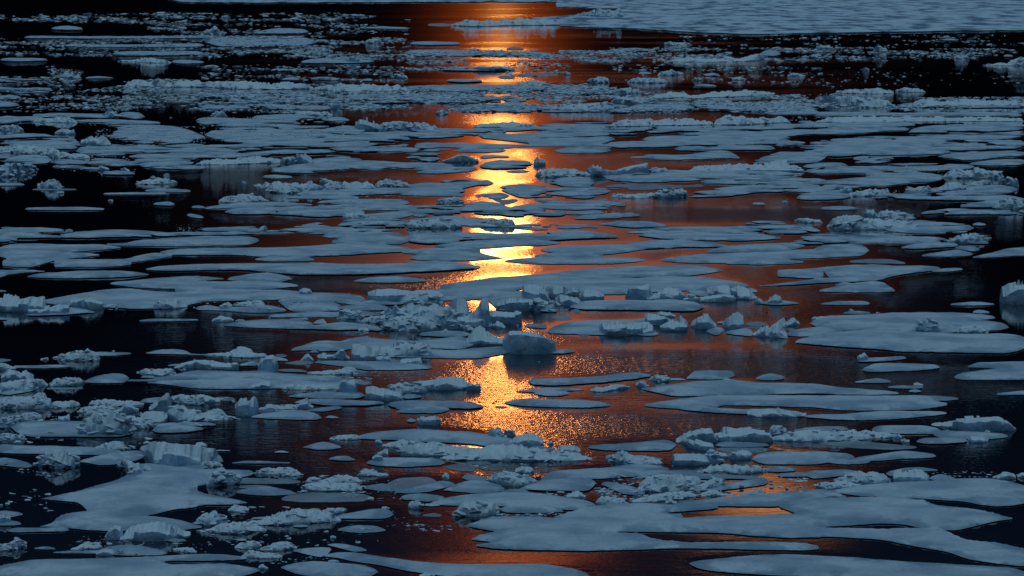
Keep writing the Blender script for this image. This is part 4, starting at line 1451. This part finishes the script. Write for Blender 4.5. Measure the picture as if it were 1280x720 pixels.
# ------------------------------------------------------------------ blocks and heaps
def loft_object(it):
    heap = it['kind'] == 'R'
    s = it['strips'][0]
    r = random.Random(it['id'] + 50)
    o = it['id'] * 2.11
    X, T, B = smooth_strip(s)
    if not heap:                     # keep the corners of blocks crisp
        xs = np.array([p[0] for p in s]); T0 = np.interp(X, xs, [p[1] for p in s]); B0 = np.interp(X, xs, [p[2] for p in s])
        T, B = 0.05 * T + 0.95 * T0, 0.1 * B + 0.9 * B0
    wpx = X[-1] - X[0]
    n = int(max(9, min(150, wpx / 0.75)))
    Xc = np.linspace(X[0], X[-1], n); T = np.interp(Xc, X, T); B = np.interp(Xc, X, B)
    ybm = float(np.max(B))
    cxm = 0.5 * (X[0] + X[-1])
    on = [ice_z(q, np.interp(q, Xc, B) - 0.5) for q in (X[0] * .8 + X[-1] * .2, cxm, X[0] * .2 + X[-1] * .8)]
    zb = float(np.median(on))
    zb = zb - 0.05 if zb > 0 else 0.0
    pm = px_per_m(max(ybm, 0)); sd = hor(max(ybm, 0))
    wm = wpx / pm
    hmax = float(np.max(B - T))
    share = 0.42 if heap else 0.24
    dep_m = min(share * hmax / pm / sd, (0.55 if heap else 0.75) * wm) + 0.15
    fb = r.uniform(0.42, 0.86)           # where the front face breaks into the sloping top
    if not heap: ring = [(0.05, -0.12), (0.0, 0.2 * fb), (0.0, 0.6 * fb), (0.02, 0.96 * fb), (0.05, fb), (0.28, fb + 0.5 * (1 - fb)), (0.55, 1.0), (0.66, 0.99), (0.90, 0.80), (1.0, 0.4), (1.0, -0.12)]
    else: ring = [(0.0, -0.12), (0.0, 0.16), (0.05, 0.36), (0.13, 0.56), (0.23, 0.73), (0.34, 0.87), (0.46, 0.96), (0.58, 1.0), (0.72, 0.95), (0.86, 0.75), (0.97, 0.4), (1.0, -0.12)]
    lean = r.uniform(-0.10, 0.22)
    m = len(ring)
    X0, Y0, _ = unproj(Xc, B, zb)
    cX, cY = float(X0.mean()), float(Y0.mean())
    verts = []
    for k in range(n):
        u = k / (n - 1) * 2 - 1
        shrink = math.sqrt(max(0.05, 1 - abs(u) ** (2.2 if heap else 9))) * (1.0 if heap else 1.0)
        dep = dep_m * shrink * (1 + 0.18 * float(vnoise(k * 0.35, 0, o)))
        # front base line: follow the traced base but keep the plan compact
        hp = float(B[k] - T[k]) * (math.sqrt(max(0.0, 1 - abs(u) ** 7)) * 0.85 + 0.15 if heap else 1.0)
        crest = 0.55
        yb_row = float(B[k])
        hh = max(0.04, (hp - crest * dep * pm * sd) / pm)
        if hp < 1.2: hh = max(0.03, hp / pm * 0.6); dep = min(dep, hp * 0.5 / pm / sd + 0.08)
        for q, (a, zf) in enumerate(ring):
            yy = Y0[k] + dep * a + (lean * hh * max(0, zf) if not heap else 0)
            zz = zb + hh * zf if zf >= 0 else zb - 0.16
            xx = X0[k]
            nz = fbm(np.array([xx * 1.7 / max(0.25, hh)]), np.array([(yy + zz * 1.3) * 1.7 / max(0.25, hh)]), o, 3)[0] if False else 0
            verts.append([xx - cX, yy - cY, zz])
    V = np.array(verts)
    sz = max(0.12, hmax / pm)
    # broken facets (blocks) or heaped lumps (heaps)
    P = V / (sz * (0.55 if heap else 0.8))
    seeds = np.random.default_rng(it['id']).random((26 if heap else 7, 3)) * (V.max(0) - V.min(0) + 1e-3) + V.min(0)
    dd = np.sqrt(((V[:, None, :] - seeds[None]) ** 2).sum(2))
    near = dd.argmin(1)
    tilt = np.random.default_rng(it['id'] + 9).normal(0, 1, (len(seeds), 3))
    rel = (V - seeds[near]) / sz
    fac = (rel * tilt[near]).sum(1)
    ampf = 0.0 if heap else 0.17
    up = np.clip((V[:, 2] - zb) / (sz + 1e-6), 0, 1)
    dz = ampf * sz * np.clip(fac, -1, 1) * np.clip(up * 3, 0, 1)
    nz = fbm(P[:, 0] * 1.9, (P[:, 1] + P[:, 2] * 1.4) * 1.9, o, 3)
    V[:, 2] += (dz + (0.11 if heap else 0.035) * sz * nz * np.clip(up * 3, 0, 1))
    V[:, 1] += (0.10 if heap else 0.06) * sz * fbm(P[:, 0] * 2.3, P[:, 2] * 2.3, o + 5, 2) * np.clip(up * 3, 0.2, 1)
    V[:, 0] += 0.04 * sz * fbm(P[:, 2] * 2.3, P[:, 1] * 2.3, o + 8, 2)
    if heap:
        sd2 = np.random.default_rng(it['id'] + 77).random((int(min(160, 14 + wpx * 0.9)), 3)) * (V.max(0) - V.min(0) + 1e-3) + V.min(0)
        cell = 0.30 * sz + 0.08
        d2 = np.sqrt((((V[:, None, :] - sd2[None]) / np.array([1.3, 2.2, 0.8])) ** 2).sum(2))
        d2 = (d2 / np.random.default_rng(it['id'] + 5).uniform(0.5, 1.7, len(sd2))[None]).min(1)
        V[:, 2] += 0.26 * sz * (np.clip(1.9 * (1 - d2 / cell), 0, 1) - 0.45) * np.clip(up * 3, 0, 1)
        V[:, 1] -= 0.45 * cell * (np.clip(1.9 * (1 - d2 / cell), 0, 1) - 0.4)
    faces = []
    for k in range(n - 1):
        for q in range(m - 1):
            a = k * m + q
            faces.append([a, a + m, a + m + 1, a + 1])
    faces.append([q for q in range(m)])
    faces.append([(n - 1) * m + q for q in range(m)][::-1])
    nm = 'rubble_heap' if heap else 'ice_block'
    verts = [tuple(float(c) for c in v) for v in V]
    far_small = wpx < 9
    if heap and wpx > 12:
        root = bpy.data.objects.new(nm, None); COL.objects.link(root)
        root.location = (cX, cY, 0); root.empty_display_size = 0.3
        core = bpy.data.objects.new('snow_core', finish(bpy.data.meshes.new('snow_core'), verts, faces, [BLOCK]))
        core.data.set_sharp_from_angle(angle=math.radians(50))
        COL.objects.link(core); core.parent = root
        num = int(min(20, max(3, wpx * hmax / 26)))
        for q in range(num):
            k = r.randrange(1, n - 1)
            hk = V[k * m + 7][2] - zb
            a = r.uniform(0.0, 0.7)
            bi = k * m + min(m - 2, 1 + int(a * 8))
            px_w = min(r.uniform(0.22, 0.5) * hmax + 1.2, 9)
            sx = px_w / pm * r.uniform(0.9, 1.4)
            szz = px_w / pm * r.uniform(0.6, 0.95)
            L = bpy.data.objects.new('ice_lump', r.choice(LUMPS)); COL.objects.link(L); L.parent = root
            L.location = (V[bi][0], V[bi][1] + 0.1 * sx, V[bi][2] - 0.5 * szz)
            slab = r.random() < 0.4
            L.scale = (sx * 1.35, sx, szz * 0.4) if slab else (sx, sx * r.uniform(0.7, 1.1), szz)
            if slab: L.location.z += 0.3 * szz
            L.rotation_euler = (r.uniform(-0.35, 0.35), r.uniform(-0.35, 0.35), r.uniform(-0.5, 0.5))
        return root
    root = bpy.data.objects.new(nm, finish(bpy.data.meshes.new(nm), verts, faces, [BLOCK]))
    if not heap: root.data.set_sharp_from_angle(angle=math.radians(27))
    COL.objects.link(root); root.location = (cX, cY, 0)
    return root


# ------------------------------------------------------------------ landmarks used in the descriptions
LAND = [tuple(q.split(',', 2)) for q in '''590,385,the twin ice horns
663,428,the largest dark faced block
628,500,the pyramid shaped block
455,322,the oval salmon pool
60,240,the black left water
75,420,the wide black water
311,509,the rhombic faced chunk
338,458,the dark rounded boulder
438,487,the clean cubic block
478,490,the barrel shaped block
450,443,the cube ended log
575,488,the low square ended block
605,540,the dark egg of ice
540,585,the small orange sparks
560,642,the rounded dirty block
680,590,the narrow orange flame of water
930,639,the salmon pink pool
985,603,the small golden pool
880,590,the undercut tilted slab
740,650,the largest ragged snow sheet
1180,605,the split snowy boulder
1200,665,the lower right dark lead
160,625,the broad jagged grey sheet
195,665,the dark blue faced mound
40,685,the bottom left dark water
440,661,the lens shaped floe
400,645,the long rubble bank
345,640,the dull grey bare plate
390,710,the bottom leaf shaped floe
600,690,the bottom orange strip
960,705,the bottom mottled floe
210,502,the leaning ice stump
130,530,the rotten snow heap
20,470,the jagged shard comb
240,560,the thick tapering slab
130,475,the smooth leaf shaped floe
400,557,the diamond shaped floe
700,560,the broken shelf
740,500,the cigar shaped floe
850,475,the dark rippled water patch
920,485,the long parallel floes
940,548,the two big rounded boulders
1110,460,the right oval floe
1240,470,the blunt tongued floe
1190,530,the curved shell of ice
1265,370,the rugged right boulder
920,405,the beehive shaped block
980,415,the shark fin block
970,375,the little crowned floe
850,368,the doorstop shaped slab
740,370,the field of crowded blocks
1090,360,the wedge shaped floe
1080,335,the dark eyed floe
1100,270,the round snow ball
1230,215,the far right snow humps
1150,180,the far right smooth sheet
900,265,the dark right lead
880,210,the low rubble bar
790,210,the snow block ridge
640,280,the small yellow pool
600,325,the broad yellow pool
630,225,the broken upper glare
420,200,the smooth tapering sheet
345,235,the ragged pointed ridge
300,250,the low conical snow drift
390,282,the shallow snow cone
120,340,the middle left lead
100,305,the branching floe
120,380,the box shaped block
200,370,the gently domed sheet
370,380,the cleft slab
455,157,the far pointed slab
120,175,the embedded boulder
100,150,the dense far left ice
208,220,the two knobbed pile
420,130,the far dark block
190,75,the far left snow peak
270,40,the steep little snow island
330,50,the upper left brash band
330,90,the second far lead
60,110,the far left brash
640,45,the bright far bar
620,95,the lower far glare
650,150,the thin yellow strip
800,28,the low snowy point
1000,25,the far pack ice
930,75,the wind carved low ridge
980,118,the wavy snow crest
1200,80,the far right black water
1180,130,the far right brash
640,125,the central brash belt
250,700,the bottom left snow sheet'''.split('\n')]
LAND = [(float(a), float(b_), c) for a, b_, c in LAND]
ORD = ['nearest', 'second nearest', 'third nearest', 'fourth nearest', 'fifth nearest', 'sixth nearest', 'seventh nearest',
       'eighth nearest', 'ninth nearest', 'tenth nearest', 'eleventh nearest', 'twelfth nearest']


def nearest_land(x, y):
    return min(LAND, key=lambda l: math.hypot((l[0] - x) * 0.45, (l[1] - y) * 1.6))


def look(it):
    wpx, hpx = it['x1'] - it['x0'], it['y1'] - it['y0']
    s = it['strips'][0]
    th = [p[2] - p[1] for p in s]
    k = th.index(max(th))
    pos = (s[k][0] - it['x0']) / max(1, wpx)
    size = 'tiny' if wpx < 12 else 'small' if wpx < 28 else 'mid-sized' if wpx < 65 else 'long' if wpx < 140 else 'very long'
    if it['kind'] in 'FG':
        shape = 'sliver thin' if max(th) < 2.2 else 'narrow' if max(th) < 0.13 * wpx else 'broad'
        taper = ('tapering rightward' if pos < 0.36 else 'tapering leftward' if pos > 0.64 else 'even ended')
        return '%s %s %s %s' % (size, shape, taper, 'dull grey ice plate' if it['kind'] == 'G' else 'snowy floe')
    if it['kind'] == 'B':
        sh = 'tall' if max(th) > 0.85 * wpx else 'stout' if max(th) > 0.45 * wpx else 'low'
        pk = 'peaking leftward' if pos < 0.36 else 'peaking rightward' if pos > 0.64 else 'mid peaked'
        return '%s %s %s ice block' % (size, sh, pk)
    return '%s %s heap of broken ice' % (size, 'high' if max(th) > 0.3 * wpx else 'low')


def place(it):
    l = nearest_land(it['cx'], it['cy'])
    dxp, dyp = it['cx'] - l[0], (it['cy'] - l[1]) * 3.0
    if abs(dxp) > abs(dyp): return l, 'left of' if dxp < 0 else 'right of'
    return l, 'beyond' if dyp < 0 else 'in front of'


pending = {}
for it in items:
    if it['text']: it['label'] = it['text']
    else:
        l, rel = place(it)
        pending.setdefault((look(it), rel, l[2]), []).append((math.hypot(it['cx'] - l[0], 3 * (it['cy'] - l[1])), it))
for (lk, rel, ln), lst in pending.items():
    lst.sort(key=lambda q: q[0])
    for k, (_, it) in enumerate(lst):
        pre = '' if len(lst) == 1 else ORD[min(k, 11)] + ' '
        lab = '%s%s %s %s' % (pre, lk, rel, ln)
        if len(lab.split()) > 16: lab = lab.replace('snowy floe', 'floe').replace('heap of broken ice', 'ice heap')
        it['label'] = ' '.join(lab.split()[:16])

CAT = {'F': 'ice floe', 'G': 'ice plate', 'B': 'ice block', 'R': 'ice rubble'}
GRP = {'F': 'snow covered ice floes', 'G': 'bare grey ice plates', 'B': 'blocks of broken ice', 'R': 'heaps of broken ice'}
in_view = [it for it in items if it['x1'] > 0 and it['x0'] < 1280 and it['y1'] > 0 and it['y0'] < 720]
order = [it for it in in_view if it['kind'] in 'FG'] + [it for it in in_view if it['kind'] in 'BR']
for it in order:
    ob = floe_objects(it) if it['kind'] in 'FG' else loft_object(it)
    if ob is None: continue
    ob['label'] = it['label']; ob['category'] = CAT[it['kind']]; ob['group'] = GRP[it['kind']]

# ------------------------------------------------------------------ loose chunks
def in_front_ok(x, y): return -15 < x < 1295 and -3 < y < 722


chunks, crumbs = [], []
for knd, cnt, mn, mx, frac, strip in scatters:
    xs = np.array([p[0] for p in strip]); yt = np.array([p[1] for p in strip]); yb = np.array([p[2] for p in strip])
    th = np.interp(np.linspace(xs[0], xs[-1], 60), xs, yb - yt)
    cxs = np.linspace(xs[0], xs[-1], 60)
    pr = np.clip(th, 0.1, None); pr = pr / pr.sum()
    if knd == 'S': cnt = int(cnt * (26.0 if mx > 3.0 and strip[0][1] < 144 else 2.6 if strip[0][1] < 290 else 2.2))
    for k in range(cnt):
        x = float(rng.choice(cxs, p=pr) + rng.uniform(-1, 1) * (xs[-1] - xs[0]) / 118)
        y = float(np.interp(x, xs, yt) + rng.random() * np.interp(x, xs, yb - yt))
        if not in_front_ok(x, y): continue
        if y < 165 and knd == 'S' and float(vnoise(x / 45.0, y / 2.6, 4.0)) + 0.5 * float(vnoise(x / 14.0, y / 1.2, 8.0)) < 0.7 * float(rng.random()) - 0.25: continue
        sc_ = 2.6 if strip[0][1] > 290 else 1.7 if strip[0][1] > 144 else 1.0
        wpx = sc_ * mn + sc_ * (mx - mn) * float(rng.random()) ** (1.5 if strip[0][1] < 144 else 2.2)
        if knd == 'Z': crumbs.append((x, y, wpx)); continue
        if y > 290 and frac > 0.2 and rng.random() < 0.45: wpx = wpx * 1.7; fr = 0.07
        else: fr = frac
        chunks.append((x, y, wpx, fr))
chunks.sort(key=lambda c: -c[2] * c[2] * (c[3] + 0.1))


def chunk_xform(x, y, wpx, frac, r):
    y = max(y, -2)
    z = ice_z(x, y)
    on_ice = z > 0
    zb = z if on_ice else 0.0
    X, Y, _ = unproj(x, y, zb)
    pm = px_per_m(y); sd = hor(y)
    wdt = wpx / pm * (r.uniform(1.3, 2.8) if y < 150 and frac < 0.3 else 1.0)
    hgt = wpx * (frac * r.uniform(0.6, 1.5) * (1.5 if y < 150 else 1.0) + 0.06) / pm
    dep = min(wdt * r.uniform(0.6, 1.1), 1.2 * wpx * 0.5 / pm / sd)
    return (float(X), float(Y), zb - 0.30 * hgt * r.uniform(0.5, 1.4)), (wdt, dep, hgt), (r.uniform(-.25, .25), r.uniform(-.25, .25), r.uniform(-0.6, 0.6))


rr = random.Random(5)
chunk_sets = {}
for c in chunks[:300]:
    ob = bpy.data.objects.new('ice_chunk', rr.choice(LUMPS)); COL.objects.link(ob)
    ob.location, ob.scale, ob.rotation_euler = chunk_xform(*c, rr)
    l, rel = place(dict(cx=c[0], cy=c[1]))
    sz_ = 'thin flat' if c[3] < 0.2 else 'lumpy' if c[2] > 2.4 else 'tiny'
    chunk_sets.setdefault((sz_, rel, l[2]), []).append((math.hypot(c[0] - l[0], 3 * (c[1] - l[1])), ob))
    ob['group'] = 'loose ice chunks around ' + l[2]
    ob['category'] = 'ice chunk'
for (sz_, rel, ln), lst in chunk_sets.items():
    lst.sort(key=lambda q: q[0])
    for k, (_, ob) in enumerate(lst):
        pre = '' if len(lst) == 1 else ORD[k] + ' ' if k < 12 else 'outlying '
        ob['label'] = ' '.join(('%s%s ice chunk %s %s' % (pre, sz_, rel, ln)).split()[:16])


def joined(name, meshes, xf, mat, label, cat):
    """many small pieces joined into one mesh"""
    geo = []
    for me in meshes:
        v = np.empty(len(me.vertices) * 3); me.vertices.foreach_get('co', v)
        geo.append((v.reshape(-1, 3), [list(p.vertices) for p in me.polygons]))
    from mathutils import Matrix, Euler
    V, Fc, off = [], [], 0
    for loc, scl, rot, mi in xf:
        v, f = geo[mi]
        M = np.array(Euler(rot).to_matrix())
        p = (v * np.array(scl)) @ M.T + np.array(loc)
        V.append(p); Fc.append((off, mi)); off += len(v)
    V = np.concatenate(V)
    loops = np.concatenate([np.array(geo[mi][1]).reshape(-1) + o_ for o_, mi in Fc])
    me = bpy.data.meshes.new(name)
    nf = len(loops) // 3
    me.vertices.add(len(V)); me.vertices.foreach_set('co', V.reshape(-1))
    me.loops.add(len(loops)); me.loops.foreach_set('vertex_index', loops)
    me.polygons.add(nf); me.polygons.foreach_set('loop_start', np.arange(nf) * 3); me.polygons.foreach_set('loop_total', np.full(nf, 3))
    me.polygons.foreach_set('use_smooth', [True] * nf)
    me.materials.append(mat); me.update(calc_edges=True); me.validate()
    ob = bpy.data.objects.new(name, me); COL.objects.link(ob)
    ob['kind'] = 'stuff'; ob['label'] = label; ob['category'] = cat
    return ob


def simple_lump(seed, name):
    r = random.Random(seed)
    bm = bmesh.new()
    for k in range(12):
        p = [r.gauss(0, 1) for _ in range(3)]
        L = math.sqrt(sum(q * q for q in p))
        p = [math.copysign(abs(q / L) ** 0.75, q) for q in p]
        bm.verts.new((p[0] * 0.55, p[1] * 0.5, p[2] * 0.5 + 0.28))
    bmesh.ops.convex_hull(bm, input=bm.verts)
    bmesh.ops.delete(bm, geom=[v for v in bm.verts if not v.link_faces], context='VERTS')
    bmesh.ops.triangulate(bm, faces=bm.faces)
    me = bpy.data.meshes.new(name); bm.to_mesh(me); bm.free()
    return me


SIMPLE = [simple_lump(700 + k, 'lump_source') for k in range(12)]
xf = []
for c in chunks[300:]:
    a, b_, c_ = chunk_xform(*c, rr)
    xf.append((a, b_, c_, rr.randrange(len(SIMPLE))))
joined('brash_ice', SIMPLE, xf, BLOCK, 'fine brash ice drifting between the floes and in the far belts', 'brash ice')
xf = []
for x, y, wpx in crumbs:
    X, Y, _ = unproj(x, y, 0); pm = px_per_m(y)
    wd = wpx / pm
    xf.append(((float(X), float(Y), -0.02), (wd, wd * rr.uniform(.8, 2.5), rr.uniform(0.03, 0.07)), (0, 0, rr.uniform(0, 6)), rr.randrange(len(SIMPLE))))
joined('ice_crumbs', SIMPLE, xf, CRUMB, 'dark wet crumbs of ice dotting the calm water at the right', 'ice crumbs')
for me in SIMPLE: bpy.data.meshes.remove(me)

# ------------------------------------------------------------------ the sea: one sheet out to the horizon
cols = np.concatenate([[-60000, -20000, -6000, -2500, -1200, -500, -200], np.arange(-60, 1345, 6.0), [1500, 1900, 2600, 4200, 8000, 22000, 62000]])
rows = np.concatenate([[-59.0, -57, -54, -50, -45, -38, -30, -22], np.arange(-14, 740, 1.8), [760, 800, 900, 1200, 2000, 4000]])
GX, GY = np.meshgrid(cols, rows)
WX, WY, _ = unproj(GX, GY, 0.0)
# open-water mask: distance from ice in pixels, by repeated blur of the ice raster
ice = (ZR > 0).astype(float)
blur = ice.copy()
for rad_y, rad_x in ((3, 11), (4, 16), (5, 22)):
    for ax, rad in ((0, rad_y), (1, rad_x)):
        k = 2 * rad + 1
        pad = [(rad, rad), (0, 0)] if ax == 0 else [(0, 0), (rad, rad)]
        c = np.cumsum(np.pad(blur, pad, mode='edge'), axis=ax)
        z = np.zeros_like(np.take(c, [0], axis=ax))
        c = np.concatenate([z, c], axis=ax)
        hi = np.take(c, np.arange(k, c.shape[ax]), axis=ax); lo = np.take(c, np.arange(0, c.shape[ax] - k), axis=ax)
        blur = (hi - lo) / k
rj = np.clip(np.round(GY).astype(int) + 20, 0, 759); ri = np.clip(np.round(GX).astype(int) + 20, 0, 1319)
ripple = np.clip(1.0 - blur[rj, ri] * 2.2, 0.08, 1.0) ** 1.3
ripple = ripple * 0.8 * np.clip((690 - GY) / 130, 0.15, 1) * np.clip((GY + 60) / 480, 0.12, 1) * np.clip((GX - 60) / 240, 0.1, 1) * np.clip((1330 - GX) / 150, 0.1, 1)
for ex, ey, rx, ry, am in ((880, 457, 190, 13, 2.4), (880, 533, 170, 15, 2.4), (1130, 480, 170, 22, 1.8), (460, 355, 110, 8, 1.8),
                           (920, 268, 170, 9, 2.6), (620, 485, 90, 35, 0.45), (380, 545, 110, 30, 0.35), (640, 590, 60, 8, 0.5), (680, 592, 22, 6, 0.9)):
    g = np.exp(-(((GX - ex) / rx) ** 4 + ((GY - ey) / ry) ** 4))
    ripple = np.maximum(ripple, am * g)
for ex, ey, rx, ry in ((930, 640, 70, 10), (985, 603, 50, 9), (640, 697, 160, 9), (870, 432, 200, 6), (900, 498, 150, 8), (400, 300, 120, 14), (450, 325, 110, 12)):
    ripple = ripple * (1 - 0.85 * np.exp(-(((GX - ex) / rx) ** 4 + ((GY - ey) / ry) ** 4)))
band = 0.5 + 0.5 * vnoise(GX / 260.0, GY / 3.2, 3.0) + 0.3 * vnoise(GX / 90.0, GY / 1.6, 6.0)
farw = np.clip((150 - GY) / 60, 0, 1)
ripple = ripple * (1 - farw) + farw * np.clip(band, 0.05, 1.0) * 0.4
ny, nx = GX.shape
V = np.stack([WX, WY, np.zeros_like(WX)], 2).reshape(-1, 3)
idx = np.arange(ny * nx).reshape(ny, nx)
Q = np.stack([idx[:-1, :-1], idx[1:, :-1], idx[1:, 1:], idx[:-1, 1:]], 2).reshape(-1, 4)
me = bpy.data.meshes.new('sea_water')
me.from_pydata(V.tolist(), [], Q.tolist())
at = me.attributes.new('ripple', 'FLOAT', 'POINT')
at.data.foreach_set('value', ripple.reshape(-1).astype(np.float32))
me.materials.append(WATER)
me.update()
sea = bpy.data.objects.new('sea_water', me)
COL.objects.link(sea)
sea['kind'] = 'structure'
